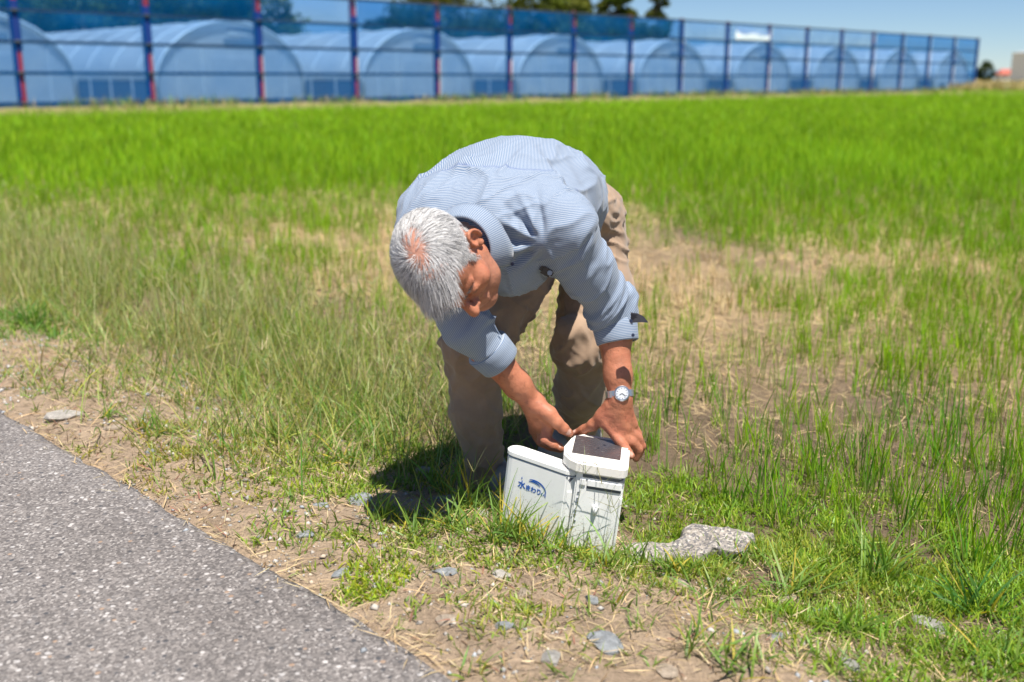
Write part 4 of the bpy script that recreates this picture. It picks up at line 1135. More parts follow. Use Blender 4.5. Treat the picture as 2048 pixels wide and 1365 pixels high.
# chamfer strip, and the lid's shadow on its corner as a dark wedge
mb = MB(); mb.box((-.009, .0055, .095), (.012, .003, .17), Matrix.Rotation(.64, 3, 'Z')); mb.build('corner_strip', m_white, sc, bevel=.001)
mb = MB(); mb.add([(-.020, -.0006, SH - .018), (-.004, .010, SH - .018), (-.011, .0045, SH - .031), (-.020, .002, SH - .018), (-.004, .013, SH - .018), (-.011, .007, SH - .031)], [(0, 2, 1), (3, 4, 5), (0, 1, 4, 3), (1, 2, 5, 4), (2, 0, 3, 5)]); mb.build('corner_shadow', m_gap_shade, sc)  # painted shadow triangle, no real cut in the case
# logo: lettering and arcs, flat print just proud of the plastic
def text_mesh(txt, size):
    cu = bpy.data.curves.new('logo_text', 'FONT'); cu.body = txt; cu.size = size; cu.extrude = .0002; cu.offset = size * .022
    o = bpy.data.objects.new('logo_text', cu); COL.objects.link(o)
    dg = bpy.context.evaluated_depsgraph_get(); me = bpy.data.meshes.new_from_object(o.evaluated_get(dg)); bpy.data.objects.remove(o); return me
def put(me, x, z, shear=0):
    o = link('logo_lettering', me, m_blue, sc); o.location = (x, -.0006, z); o.rotation_euler = (math.pi / 2, 0, 0); return o
x0 = -.150
for ch, sz, dx, dzz in (('水', .022, 0, 0), ('ま', .0165, .0215, -.0010), ('わ', .0165, .0375, -.0012), ('り', .0165, .0530, -.0014), ('く', .0088, .0660, -.0012), ('ん', .0088, .0735, -.0012)):
    put(text_mesh(ch, sz), x0 + dx, .150 + dzz)
def arc(cx, cz, rx, rz, a0, a1, w0, w1, name='logo_arc'):
    V = []; K = 18
    for k in range(K + 1):
        t = math.radians(a0 + (a1 - a0) * k / K); w = w0 + (w1 - w0) * math.sin(math.pi * min(1, k / K * .85 + .08))
        for s_ in (-.5, .5):
            V.append((cx + (rx + w * s_) * math.cos(t), 0, cz + (rz + w * s_) * math.sin(t)))
    m_ = MB(); m_.add([(x, -.0003, z) for x, _, z in V] + [(x, -.0009, z) for x, _, z in V], [(2 * k + o_, 2 * k + 1 + o_, 2 * k + 3 + o_, 2 * k + 2 + o_) for k in range(K) for o_ in (0, 2 * K + 2)]); m_.build(name, m_blue, sc)
arc(-.105, .154, .036, .026, 112, 0, .0006, .0034); arc(-.108, .159, .026, .016, 118, 35, .0005, .0028); arc(-.104, .165, .014, .013, 130, 62, .0005, .002)
mb = MB(); mb.box((-.069, -.0006, .151), (.0012, .0006, .012)); mb.build('logo_stroke', m_blue, sc)
mb = MB(); mb.tube([(-.1405, -.0003, 0.1745), (-.1405, -.0009, 0.1745)], .0017, 10); mb.add([(-.1419, -.0003, 0.1752), (-.1391, -.0003, 0.1752), (-.1405, -.0003, 0.1792), (-.1419, -.0009, 0.1752), (-.1391, -.0009, 0.1752), (-.1405, -.0009, 0.1792)], [(0, 1, 2), (5, 4, 3), (0, 3, 4, 1), (1, 4, 5, 2), (2, 5, 3, 0)]); mb.build('logo_drop', m_blue, sc)
# ------------------------------------------------------------------ stones, concrete
def rock_mesh(seed, flat=.55, rough=.25):
    bm = bmesh.new(); bmesh.ops.create_icosphere(bm, subdivisions=2, radius=1)
    P = np.array([v.co[:] for v in bm.verts]); r_ = np.random.default_rng(seed)
    for k in range(7):        # chop flat facets
        nn_ = r_.normal(size=3); nn_ /= np.linalg.norm(nn_); dd = P @ nn_; lim = r_.uniform(.55, .85); P = P - np.where(dd > lim, dd - lim, 0)[:, None] * nn_
    P = P * (1 + rough * .35 * fbm(P[:, 0] * 2, P[:, 1] * 2, P[:, 2] * 2, 3, seed))[:, None]
    P *= np.array((1, r_.uniform(.6, .9), flat))
    for v, q in zip(bm.verts, P): v.co = q
    me = bpy.data.meshes.new('stone'); bm.to_mesh(me); bm.free(); return me
def stone_mat(name, c):
    m = mat(name, c, .85, .25); n = NT(m); co = n.coord(); a = n.noise(2.5, 6, .65, co); b = n.noise(14, 4, .7, co)
    r1 = n.ramp(a.outputs['Fac'], [(.3, tuple(q * .6 for q in c)), (.55, c), (.75, tuple(min(1, q * 1.45) for q in c))])
    r2 = n.ramp(b.outputs['Fac'], [(.35, (.7, .7, .7)), (.65, (1.15, 1.15, 1.15))])
    n.link(n.mix(.8, r1.outputs['Color'], r2.outputs['Color'], 'MULTIPLY'), n.b.inputs['Base Color']); n.bump(b.outputs['Fac'], .5, .08); return m
SM = [stone_mat('stone_grey', (.37, .35, .32)), stone_mat('stone_blue', (.32, .335, .345)), stone_mat('stone_tan', (.42, .34, .26)), stone_mat('stone_white', (.50, .46, .41))]
RM_ = [rock_mesh(i, .45 + .08 * (i % 3)) for i in range(6)]
stones = [  # px, py, half width px, material, label
    (130, 832, 48, 3, 'flat pale stone lying by the road edge at far left'), (545, 778, 26, 0, 'grey stone half hidden in weeds left of the person'), (905, 1004, 62, 0, 'flat grey stone beside the person\'s right shoe'),
    (955, 1022, 38, 3, 'whitish stone in front of the person\'s shoe'), (720, 1003, 42, 1, 'bluish flat stone under the grass left of the shoe'), (850, 945, 30, 3, 'pale stone in the shaded grass left of the legs'),
    (612, 1068, 24, 1, 'small bluish stone on the bare verge near the asphalt'), (685, 1148, 30, 1, 'bluish grey stone nearest the middle of the road edge'), (885, 1145, 34, 1, 'rounded blue grey stone below the tuft in front of the box'),
    (1048, 1187, 32, 2, 'brown angular stone casting a dark shadow on the verge'), (1005, 1150, 30, 3, 'pale stone just above the brown angular stone'), (1212, 1288, 52, 1, 'large flat blue grey stone at the bottom middle'),
    (1865, 1250, 42, 0, 'round grey boulder in the grass at lower right'), (1640, 1228, 34, 1, 'pale bluish stone left of the round boulder'), (1552, 1278, 30, 1, 'flat bluish stone at lower right of the verge'),
    (1570, 1200, 32, 2, 'tan stone below the concrete slab'), (1375, 1178, 40, 2, 'flat tan stone in front of the concrete slab'), (1010, 1255, 28, 1, 'blue grey stone low on the verge beside dry stems'),
    (765, 1155, 22, 2, 'small tan stone beside mossy grass at the road edge'), (1185, 1200, 22, 1, 'small blue stone below the white box'), (1420, 1130, 24, 3, 'white pebble beside the concrete slab'),
    (640, 1010, 20, 1, 'small flat stone in the weeds above the road edge'), (890, 1240, 30, 2, 'sandy stone near the bottom of the road edge'), (1100, 1320, 36, 0, 'grey stone near the bottom picture edge'),
    (1330, 1340, 34, 2, 'tan stone at the bottom picture edge right of middle'), (1700, 1330, 30, 0, 'grey stone at the bottom right of the verge'), (300, 905, 22, 1, 'small grey stone beside the asphalt at left'),
    (225, 855, 20, 2, 'small tan stone beside the flat pale stone'), (470, 985, 18, 3, 'white pebble near the asphalt by yellow moss'), (1960, 1330, 34, 2, 'tan stone in the bottom right corner')]
def ground_z(px, py):
    p = ground(px, py, .04)
    for _ in range(4): p = ground(px, py, float(hgt(p[0], p[1])))
    return p
for i, (px, py, hw, mi, lb) in enumerate(stones):
    p = ground_z(px, py); sl = np.linalg.norm(p - np.array((0, 0, CAMZ))); r_ = hw / FPX * sl
    o = link('stone', RM_[i % 6].copy(), SM[mi]); o.scale = (r_ * .92, r_ * .88, r_ * .7); o.location = (p[0], p[1], p[2] - r_ * .05); o.rotation_euler = (random.uniform(-.15, .15), random.uniform(-.15, .15), random.uniform(0, 6.28))
    tag(o, lb, 'stone', 'loose stones on the verge')
# broken concrete slab
def fbox(F_, c, half, rot, rnd=.008, k=.006):
    c = np.array(c); ca__, sa__ = math.cos(rot), math.sin(rot)
    def fn(x, y, z):
        dx, dy, dz_ = x - c[0], y - c[1], z - c[2]; u_ = dx * ca__ + dy * sa__; v_ = -dx * sa__ + dy * ca__
        q = [np.abs(w_) - (h_ - rnd) for w_, h_ in zip(np.broadcast_arrays(u_, v_, dz_), half)]
        return np.sqrt(sum(np.maximum(w_, 0) ** 2 for w_ in q)) + np.minimum(np.maximum(np.maximum(q[0], q[1]), q[2]), 0) - rnd
    r_ = max(half) * 1.5; F_.op(fn, c - r_, c + r_, k)
c1 = ground(1418, 1086, .018); c2 = ground(1345, 1116, .008)
FC = Field(np.minimum(c1, c2) - np.array((.26, .2, .10)), np.maximum(c1, c2) + np.array((.26, .2, .12)), .005)
fbox(FC, c1 + np.array((.02, .0, -.005)), (.082, .060, .034), -.38); fbox(FC, c2 + np.array((-.02, -.005, .004)), (.11, .045, .032), .38)
a, b = FC.mesh(); a = relax(a, b, 1, .4); nn_ = normals(a, b)
a = a - np.array((0, 0, .012)) + nn_ * (.014 * fbm(a[:, 0] * 9, a[:, 1] * 9, a[:, 2] * 9, 2, 16) + .008 * fbm(a[:, 0] * 40, a[:, 1] * 40, a[:, 2] * 40, 3, 5) + .004 * fbm(a[:, 0] * 14, a[:, 1] * 14, a[:, 2] * 14, 2, 6))[:, None]
m_conc = mat('rough_concrete', (.42, .38, .33), .9, .2); n = NT(m_conc); co = n.coord()
v = n.new('ShaderNodeTexVoronoi'); v.inputs['Scale'].default_value = 170; n.link(co, v.inputs['Vector']); sc_ = n.new('ShaderNodeSeparateColor'); n.link(v.outputs['Color'], sc_.inputs[0])
rp = n.ramp(sc_.outputs[0], [(0, (.17, .165, .17)), (.3, (.29, .27, .25)), (.6, (.38, .345, .31)), (.85, (.50, .47, .43))], 'CONSTANT'); nz = n.noise(18, 5, .7, co)
r2 = n.ramp(nz.outputs['Fac'], [(.3, (.6, .58, .55)), (.7, (1.15, 1.12, 1.1))]); n.link(n.mix(1, rp.outputs['Color'], r2.outputs['Color'], 'MULTIPLY'), n.b.inputs['Base Color']); n.bump(nz.outputs['Fac'], .6, .012)
o = link('concrete_slab', np_mesh('concrete_slab', a, b, smooth=True), m_conc); tag(o, 'broken rough concrete slab in the grass right of the white box', 'concrete slab')

# ------------------------------------------------------------------ grass of all kinds
m_grass = leaf_mat('grass_blades', .38, .45, .35)
m_dry = leaf_mat('dry_straw', .15, .7, .2)
def blades(root, az, L, W, tilt, bend, col, seg=3, flat=.0, tipdark=.0, basecol=None, r_=rng):
    """ribbon blades: V, F, C and the tips. root (n,3); angles in radians from the vertical"""
    n_ = len(root); s_ = np.linspace(0, 1, seg + 1)
    th = tilt[:, None] + bend[:, None] * s_[None]
    ds_ = (L / seg)[:, None]
    hx_ = np.concatenate([np.zeros((n_, 1)), np.cumsum(np.sin((th[:, 1:] + th[:, :-1]) / 2) * ds_, 1)], 1)
    vz_ = np.concatenate([np.zeros((n_, 1)), np.cumsum(np.cos((th[:, 1:] + th[:, :-1]) / 2) * ds_, 1)], 1)
    ca, sa = np.cos(az)[:, None], np.sin(az)[:, None]
    C = np.stack([root[:, 0:1] + hx_ * ca, root[:, 1:2] + hx_ * sa, root[:, 2:3] + vz_], -1)
    wa = az + math.pi / 2 + r_.normal(size=n_) * .7
    prof = np.interp(s_, [0, .25, .6, 1], [.75, 1, .8, .06])
    wv = np.stack([np.cos(wa), np.sin(wa), r_.normal(size=n_) * .3], -1)[:, None, :] * (W[:, None] * prof[None] * .5)[..., None]
    V = np.stack([C - wv, C + wv], 2).reshape(n_, -1, 3)
    b0 = (np.arange(n_) * (seg + 1) * 2)[:, None] + (np.arange(seg) * 2)[None]
    F = np.stack([b0, b0 + 1, b0 + 3, b0 + 2], -1).reshape(-1, 4)
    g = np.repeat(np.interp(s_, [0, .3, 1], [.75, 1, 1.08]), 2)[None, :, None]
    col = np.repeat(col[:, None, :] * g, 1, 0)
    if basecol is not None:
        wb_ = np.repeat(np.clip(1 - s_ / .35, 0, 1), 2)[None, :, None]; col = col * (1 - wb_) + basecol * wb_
    return V.reshape(-1, 3), F, np.broadcast_to(col, V.shape).reshape(-1, 3), C[:, -1]
class Bag:
    def __init__(s): s.V = []; s.F = []; s.C = []; s.n = 0
    def add(s, V, F, C, *_):
        s.V.append(V); s.F.append(F + s.n); s.C.append(C); s.n += len(V)
    def mesh(s, name): return np_mesh(name, np.concatenate(s.V), np.concatenate(s.F), np.clip(np.concatenate(s.C), 0, 1))
    def obj(s, name, m_, label=None, cat=None, kind='stuff'):
        o = link(name, s.mesh(name), m_); tag(o, label, cat, kind=kind); return o
def U(a, b, n_): return rng.uniform(a, b, n_)
def cols(base, n_, v=.25, warm=.25):
    c = np.array(base)[None] * U(1 - v, 1 + v, n_)[:, None]; w = U(-warm, warm, n_); return c * np.stack([1 + w, 1 + .15 * w, 1 - .4 * w], 1)
def pos(x, y, dz=-.005):
    h_ = hgt(x, y); return np.stack([x, y, np.where(ds(x, y)[0] < .006, np.maximum(h_, .1005), h_) + dz], 1)
RICE = (.225, .39, .012); RICE2 = (.12, .28, .020); OLIVE = (.30, .36, .085); DRY = (.62, .47, .26); LIME = (.25, .31, .045)
# 1. dense far rice
N = 175000
Yf = 8.0 * (84 / 8.0) ** U(0, 1, N) ** .92; Xf = U(-.56, .56, N) * Yf
g_ = fbm(Xf * .35, Yf * .35, 0, 3, 61); dF, sF = ds(Xf, Yf)
keep = (fdist(Xf, Yf) < -1.15) & (U(0, 1, N) < np.clip(np.maximum(sstep(7.0, 12.5, dF + 2.2 * g_) * 1.1, sstep(8.5, 13, Yf + 2 * g_)), 0, 1)) & (sstep(82, 84, Yf) < .5) & (dF > 1.5)
Xf, Yf = Xf[keep], Yf[keep]; k = len(Xf)
c = cols((.26, .44, .012), k, .26, .2) * (1 + .14 * fbm(Xf * .6, Yf * .25, 0, 2, 63))[:, None]
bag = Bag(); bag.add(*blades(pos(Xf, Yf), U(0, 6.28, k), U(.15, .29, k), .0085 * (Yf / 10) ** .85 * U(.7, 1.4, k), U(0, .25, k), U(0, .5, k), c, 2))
bag.obj('rice_field', m_grass, 'dense bright green young rice filling the far field', 'rice')
# 2. mid rice tufts and dry stubble
N = 26000
Ym = 2.3 * (13 / 2.3) ** U(0, 1, N); Xm = U(-.58, .58, N) * Ym; dM, sM = ds(Xm, Ym)
gn = fbm(Xm * 1.1, Ym * 1.1, 0, 3, 71)
right = sstep(.35, .9, Xm / Ym * 3 + .2)
dens = sstep(1.05, 1.5, dM) * (.30 + .50 * right + .35 * sstep(-.3, -1.5, Xm)) + sstep(4.0, 9.0, dM + 1.2 * gn)
dens *= np.clip(.75 + 1.1 * gn, .30, 1.2); dens *= 1 - .9 * np.exp(-(((Xm - 1.15) / .75) ** 2 + ((Ym - 6.4) / 1.2) ** 2)); dens *= 1 - .68 * sstep(1.8, 2.6, dM) * (1 - sstep(4.5, 6.0, dM)) * sstep(.5, -.2, Xm - 1.1 + .35 * gn) * sstep(-1.6, -.6, Xm)
keep = (U(0, 1, N) < dens * np.clip((Ym / 5.0), .40, 1.2) * .68) & (dM > 1.0) & (np.hypot(Xm - .18, Ym - 2.95) > .22)
Xm, Ym = Xm[keep], Ym[keep]; dM = dM[keep]; k = len(Xm)
near = (Ym < 4.6) & (Xm > -.1) & (np.abs(Xm / Ym) < .53)
ni = np.where(near)[0]; ni = ni[np.argsort(Ym[ni])][:280]; near = np.zeros(k, bool); near[ni] = True
nb_ = rng.integers(4, 11, k)
ti = np.repeat(np.arange(k)[~near], nb_[~near]); q = len(ti); sp = .012 + .006 * Ym[ti]
x = Xm[ti] + rng.normal(size=q) * sp * .6; y = Ym[ti] + rng.normal(size=q) * sp * .6
hgtL = np.interp(Ym[ti], [2, 6, 12], [.16, .17, .19]) * U(.45, 1.2, q)
tc = cols(RICE, k, .2, .25)[ti] * U(.75, 1.25, q)[:, None]; dryb = U(0, 1, q) < .10; tc[dryb] = np.array(DRY) * .8
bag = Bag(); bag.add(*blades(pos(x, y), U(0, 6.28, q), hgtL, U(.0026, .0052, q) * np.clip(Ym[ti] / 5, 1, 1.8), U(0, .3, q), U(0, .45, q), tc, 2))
bag.obj('rice_tufts', m_grass, 'sparse green rice tufts over the straw covered middle field', 'rice')
# individual near tufts
tuft_me = []
for i in range(9):
    q = int(rng.integers(5, 13)); b_ = Bag(); rt = np.stack([rng.normal(size=q) * .013, rng.normal(size=q) * .013, np.full(q, -.005)], 1)
    tc = cols(RICE if i % 3 else RICE2, q, .25, .25); dr = U(0, 1, q) < .12; tc[dr] = np.array(DRY) * .75
    b_.add(*blades(rt, U(0, 6.28, q), U(.06, .20, q), U(.0024, .0046, q), U(0, .28, q), U(0, .55, q), tc, 5, basecol=np.array((.30, .34, .10)))); tuft_me.append(b_.mesh('rice_tuft'))
for j, i in enumerate(ni):
    o = link('rice_tuft', tuft_me[j % 9], m_grass); o.location = pos(Xm[i:i + 1], Ym[i:i + 1])[0]; sc_ = random.uniform(.7, 1.25); o.scale = (sc_, sc_, sc_ * random.uniform(.85, 1.15)); o.rotation_euler = (0, 0, random.uniform(0, 6.28))
    tag(o, 'upright green rice tuft sprouting from the soil right of the person', 'rice plant', 'rice tufts right of the person')
# 3. straw lying about and stubble
N = 150000
Ys = 1.7 * (13 / 1.7) ** U(0, 1, N); Xs = U(-.58, .58, N) * Ys; dS, sS = ds(Xs, Ys); gn = fbm(Xs * .8, Ys * .8, 0, 3, 21)
dens = sstep(1.2, 2.4, dS) * (1 - .7 * sstep(6, 10, dS)) * np.clip(.6 + 1.2 * gn, .22, 1) + .11 * sstep(.05, .3, dS) * (1 - sstep(.9, 1.3, dS)) + .22 * np.exp(-((dS - .02) / .035) ** 2)
keep = (U(0, 1, N) < dens) & (dS > -.09); Xs, Ys = Xs[keep], Ys[keep]; k = len(Xs)
bag = Bag(); c = cols(DRY, k, .3, .12)
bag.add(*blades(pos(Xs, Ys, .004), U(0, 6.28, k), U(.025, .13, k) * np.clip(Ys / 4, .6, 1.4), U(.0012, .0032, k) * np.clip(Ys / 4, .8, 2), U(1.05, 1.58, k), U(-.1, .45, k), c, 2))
N = 1500; Yq = 5 * (13 / 5) ** U(0, 1, N); Xq = U(-.55, .55, N) * Yq; dq, sq = ds(Xq, Yq); kp = (dq > 2.2) & (U(0, 1, N) < np.clip(.35 + fbm(Xq, Yq, 0, 2, 23), 0, 1)); Xq, Yq = Xq[kp], Yq[kp]
ti = np.repeat(np.arange(len(Xq)), 9); q = len(ti)
bag.add(*blades(pos(Xq[ti] + rng.normal(size=q) * .02, Yq[ti] + rng.normal(size=q) * .02), U(0, 6.28, q), U(.04, .15, q), U(.004, .008, q) * np.clip(Yq[ti] / 8, 1, 1.6), U(0, .5, q), U(0, .4, q), cols(DRY, q, .25, .1) * .95, 2))
bag.obj('straw', m_dry, 'dry tan straw and stubble scattered over the field', 'straw')
# 4. wiry verge weeds on the left
def verge_pts(N, d0, d1, s0, s1, pw=1.0):
    d_ = U(d0, d1, N); s__ = s0 + (s1 - s0) * U(0, 1, N) ** pw
    return B_[0] + NRM[0] * d_ + EDGE[0] * s__, B_[1] + NRM[1] * d_ + EDGE[1] * s__, d_, s__
bag = Bag()
x, y, d_, s__ = verge_pts(52000, .12, 1.9, .75, 10.5, 1.25)
gn = fbm(x * 2.2, y * 2.2, 0, 3, 81)
env = np.exp(-((d_ - (.88 + .05 * s__)) / .48) ** 2) * sstep(.7, 1.5, s__) * np.clip(.65 + 1.0 * gn, .06, 1.2)
bare = np.hypot(x + 2.1, (y - 4.35)) < .30
kp = (U(0, 1, len(x)) < env) & ~bare & (np.hypot(x - .05, y - 2.75) > .20); x, y, s__ = x[kp], y[kp], s__[kp]; k = len(x)
c = cols(OLIVE, k, .3, .3); dr = U(0, 1, k) < .16; c[dr] = np.array(DRY) * U(.6, .95, dr.sum())[:, None]; gr = U(0, 1, k) < .3; c[gr] = cols((.12, .24, .03), gr.sum(), .25, .2)
bag.add(*blades(pos(x, y), U(0, 6.28, k), U(.06, .22, k), U(.0022, .0050, k), U(.1, .9, k), U(.1, 1.1, k), c, 4))
x, y, d_, s__ = verge_pts(22000, .28, 2.0, .8, 10.5, 1.25); gn = fbm(x * 1.7, y * 1.7, 0, 3, 83)
env = np.exp(-((d_ - (.98 + .05 * s__)) / .43) ** 2) * sstep(.8, 1.6, s__) * np.clip(.6 + gn, .05, 1)
kp = (U(0, 1, len(x)) < env) & (np.hypot(x - .05, y - 2.75) > .25); x, y, s__ = x[kp], y[kp], s__[kp]; k = len(x)
c = cols((.33, .36, .13), k, .3, .25); dr = U(0, 1, k) < .28; c[dr] = np.array((.62, .52, .30)) * U(.6, 1.1, dr.sum())[:, None]
V, F, C, tips = blades(pos(x, y), U(0, 6.28, k), U(.16, .48, k) * np.interp(s__, [1, 2.5, 6], [.75, 1, 1.1]), U(.0018, .0030, k), U(0, .45, k), U(-.1, .8, k), c, 5); bag.add(V, F, C)
hd = U(0, 1, k) < .30; tq = np.repeat(tips[hd], 4, 0); q = len(tq)
bag.add(*blades(tq, U(0, 6.28, q), U(.03, .08, q), U(.0018, .0028, q), U(.3, 1.25, q), U(-.1, .4, q), np.repeat(c[hd], 4, 0) * .95, 2))
fx = (U(0, 1, k) < .035) & ~hd; tq = np.repeat(tips[fx], 26, 0); q = len(tq)          # brown foxtails
tq = tq + np.stack([rng.normal(size=q) * .0015, rng.normal(size=q) * .0015, -U(0, .035, q)], 1)
bag.add(*blades(tq, U(0, 6.28, q), U(.006, .010, q), U(.0012, .002, q), U(.3, .9, q), U(0, .3, q), cols((.24, .13, .03), q, .3, .1), 1))
bag.obj('verge_weeds', m_grass, 'wiry olive weeds with seed heads along the left verge', 'weeds')
# 5. low ground cover
bag = Bag()
def cover(px, py, rx, ry, N, base, L=(.010, .032), W=(.003, .006)):
    rx *= 1.4; ry *= 1.35; N = int(N * (1.1 if px > 1280 else .62))
    p = ground(px, py, .04); a_ = U(0, 6.28, N); r_ = np.sqrt(U(0, 1, N)) ; x = p[0] + rx * r_ * np.cos(a_); y = p[1] + ry * r_ * np.sin(a_)
    g2 = fbm(x * 7, y * 7, 0, 3, int(px)); kp = (g2 * 1.2 + .10 - .55 * r_ ** 2 > U(-.55, .55, N)) & (ds(x, y)[0] > .012) & (np.hypot(x - .2, y - 2.43) > .12); x, y = x[kp], y[kp]; k = len(x)
    bag.add(*blades(pos(x, y, 0), U(0, 6.28, k), U(*L, k), U(*W, k), U(.1, 1.2, k), U(0, .8, k), cols(base, k, .35, .3) * (1 + .3 * g2[kp])[:, None], 2))
for a in [(500, 935, .42, .30, 9000, (.26, .28, .045)), (620, 985, .20, .14, 4500, (.22, .30, .03)), (370, 905, .22, .2, 3500, (.27, .27, .05)), (700, 1200, .10, .09, 2600, (.27, .34, .03)), (880, 1130, .18, .12, 2800, LIME), (950, 1300, .16, .10, 2200, LIME),
          (1560, 1120, .30, .22, 14000, LIME, (.012, .045), (.0025, .005)), (1800, 1080, .45, .30, 15000, (.22, .33, .025), (.015, .05), (.0025, .005)), (1350, 1000, .22, .22, 7000, (.21, .32, .025), (.012, .045), (.0025, .005)), (1300, 1090, .16, .14, 4000, LIME), (1500, 1000, .45, .35, 10000, (.20, .31, .03), (.012, .05), (.0022, .0045)), (1950, 1180, .35, .25, 8000, (.2, .32, .03), (.02, .06), (.003, .005)),
          (1700, 1290, .25, .14, 2600, (.2, .3, .03), (.015, .05), (.003, .005)), (1990, 1330, .25, .16, 3500, (.19, .3, .03), (.015, .06), (.003, .005)), (1250, 1190, .35, .10, 2200, (.22, .27, .05)), (760, 860, .35, .28, 4500, (.17, .25, .03), (.015, .05), (.003, .006)), (350, 760, .6, .35, 7000, (.19, .22, .04), (.012, .04), (.003, .006)), (50, 655, .35, .3, 5000, (.13, .24, .03), (.02, .07), (.004, .007)), (900, 1080, .40, .18, 6500, (.20, .28, .035), (.014, .045), (.003, .006)), (1120, 1120, .28, .10, 3000, (.2, .28, .03), (.014, .04), (.003, .006)), (840, 930, .25, .2, 4500, (.15, .25, .03), (.02, .06), (.003, .006))]: cover(*a)
bag.obj('ground_cover', m_grass, 'low yellow green moss and creeping grass on the verge', 'ground cover')
# tiny twigs, litter and gravel
N = 16000; x, y, d_, s__ = verge_pts(N, -.12, 1.05, -1.2, 4.5); kp = U(0, 1, N) < sstep(-.13, .03, d_) ** 1.5 * (1 - .75 * sstep(.6, 1, d_)) * np.clip(.6 + fbm(x * 4, y * 4, 0, 2, 91), .1, 1); x, y = x[kp], y[kp]; k = len(x)
octv = np.array([(1, 0, 0), (-1, 0, 0), (0, 1, 0), (0, -1, 0), (0, 0, 1), (0, 0, -1), ]); octf = np.array([(0, 2, 4), (2, 1, 4), (1, 3, 4), (3, 0, 4), (2, 0, 5), (1, 2, 5), (3, 1, 5), (0, 3, 5)])
r_ = .0018 * np.exp(rng.normal(size=k) * .55) * 1.7; big_ = (U(0, 1, k) < .13) & (ds(x, y)[0] > .0); r_[big_] = U(.005, .014, big_.sum()); rot = U(0, 6.28, k)
dv = octv[None] * U(.6, 1.3, (k, 6))[..., None] * np.array((1, .8, .55)); dv = np.stack([dv[..., 0] * np.cos(rot)[:, None] - dv[..., 1] * np.sin(rot)[:, None], dv[..., 0] * np.sin(rot)[:, None] + dv[..., 1] * np.cos(rot)[:, None], dv[..., 2]], -1)
V = (pos(x, y, .001)[:, None, :] + dv * r_[:, None, None]).reshape(-1, 3); F = (octf[None] + (np.arange(k) * 6)[:, None, None]).reshape(-1, 3)
gc_ = np.array([(.40, .38, .35), (.34, .36, .38), (.46, .37, .28), (.47, .42, .36), (.30, .27, .24)])[rng.integers(0, 5, k)] * U(.7, 1.2, k)[:, None]
o = link('gravel', np_mesh('gravel', V, F, np.repeat(gc_, 6, 0)), None); mg = mat('gravel_stone', (.4, .4, .4), .85); nq = NT(mg); nq.link(nq.attr('col').outputs['Color'], nq.b.inputs['Base Color']); o.data.materials.append(mg); tag(o, 'small mixed gravel strewn over the verge soil', 'gravel', kind='stuff')
# dead leaf bits, twigs and seedlings
bag = Bag(); x, y, d_, s__ = verge_pts(26000, .01, 1.25, -1.3, 5.5); kp = U(0, 1, len(x)) < np.clip(.5 + .9 * fbm(x * 3, y * 3, 0, 3, 97), .08, 1) * (1 - .5 * sstep(.9, 1.2, d_)); x, y = x[kp], y[kp]; k = len(x)
pal = np.array([(.50, .37, .21), (.30, .20, .11), (.17, .11, .07), (.60, .48, .30), (.36, .30, .12), (.28, .13, .09)])[rng.integers(0, 6, k)] * U(.7, 1.2, k)[:, None]
bag.add(*blades(pos(x, y, .002), U(0, 6.28, k), U(.008, .055, k) * U(.5, 1.2, k), U(.0012, .0048, k), U(1.0, 1.6, k), U(-.4, .5, k), pal, 2))
bag.obj('leaf_litter', m_dry, 'brown leaf litter and twigs on the verge soil', 'litter')
bag = Bag(); x, y, d_, s__ = verge_pts(1500, .03, 1.1, -1.3, 4.5); kp = (U(0, 1, len(x)) < np.clip(.45 + .9 * fbm(x * 2, y * 2, 0, 3, 99), .05, 1)) & (np.hypot(x - .17, y - 2.42) > .13); ti = np.repeat(np.where(kp)[0], 6); q = len(ti)
bag.add(*blades(pos(x[ti] + rng.normal(size=q) * .006, y[ti] + rng.normal(size=q) * .006), U(0, 6.28, q), U(.012, .06, q), U(.0022, .0045, q), U(.2, 1.2, q), U(.1, .9, q), cols((.19, .28, .05), q, .3, .3), 3))
bag.obj('seedlings', m_grass, 'small grass seedlings dotted over the verge', 'seedlings')
# 6. individual weeds in front
def weed(px, py, label, nl=14, L=(.06, .15), W=(.0028, .0066), stems=0, SL=(.14, .22), base=(.17, .28, .05), spread=1.1, name='crabgrass', yellow=.12, az0=None, group='broad bladed weeds on the verge'):
    p = ground_z(px, py); b_ = Bag(); nl = int(nl * 1.7)
    rt = np.stack([rng.normal(size=nl) * .022, rng.normal(size=nl) * .018, np.full(nl, -.004)], 1); c = cols(base, nl, .25, .2); yl = U(0, 1, nl) < yellow; c[yl] = (.50, .40, .06)
    root = empty(name, p); tag(root, label, 'weed', group)
    b_.add(*blades(rt, U(0, 6.28, nl), U(*L, nl), U(*W, nl), U(.15, spread, nl), U(.1, 1.0, nl), c, 6)); link('leaves', b_.mesh('leaves'), m_grass, root)
    if stems:
        for i in range(stems):
            st_ = Bag(); az = np.array([az0 + random.uniform(-.25, .25) if az0 is not None else random.uniform(0, 6.28)])
            c = cols((.17, .21, .06), 1, .2, .2); V, F, C, tp = blades(np.zeros((1, 3)), az, U(*SL, 1), np.array([.0017]), U(.05, .45, 1), U(.0, .5, 1), c, 6); st_.add(V, F, C)
            so = link('stem', st_.mesh('stem'), m_grass, root)
            h_ = Bag(); q = 5; h_.add(*blades(np.repeat(tp, q, 0), np.linspace(0, 5.2, q) + random.uniform(0, 1), U(.045, .075, q), np.full(q, .0017), U(.5, 1.3, q), U(0, .35, q), cols((.20, .20, .085), q, .2, .2), 4)); link('seed_head', h_.mesh('seed_head'), m_grass, so)
    return root
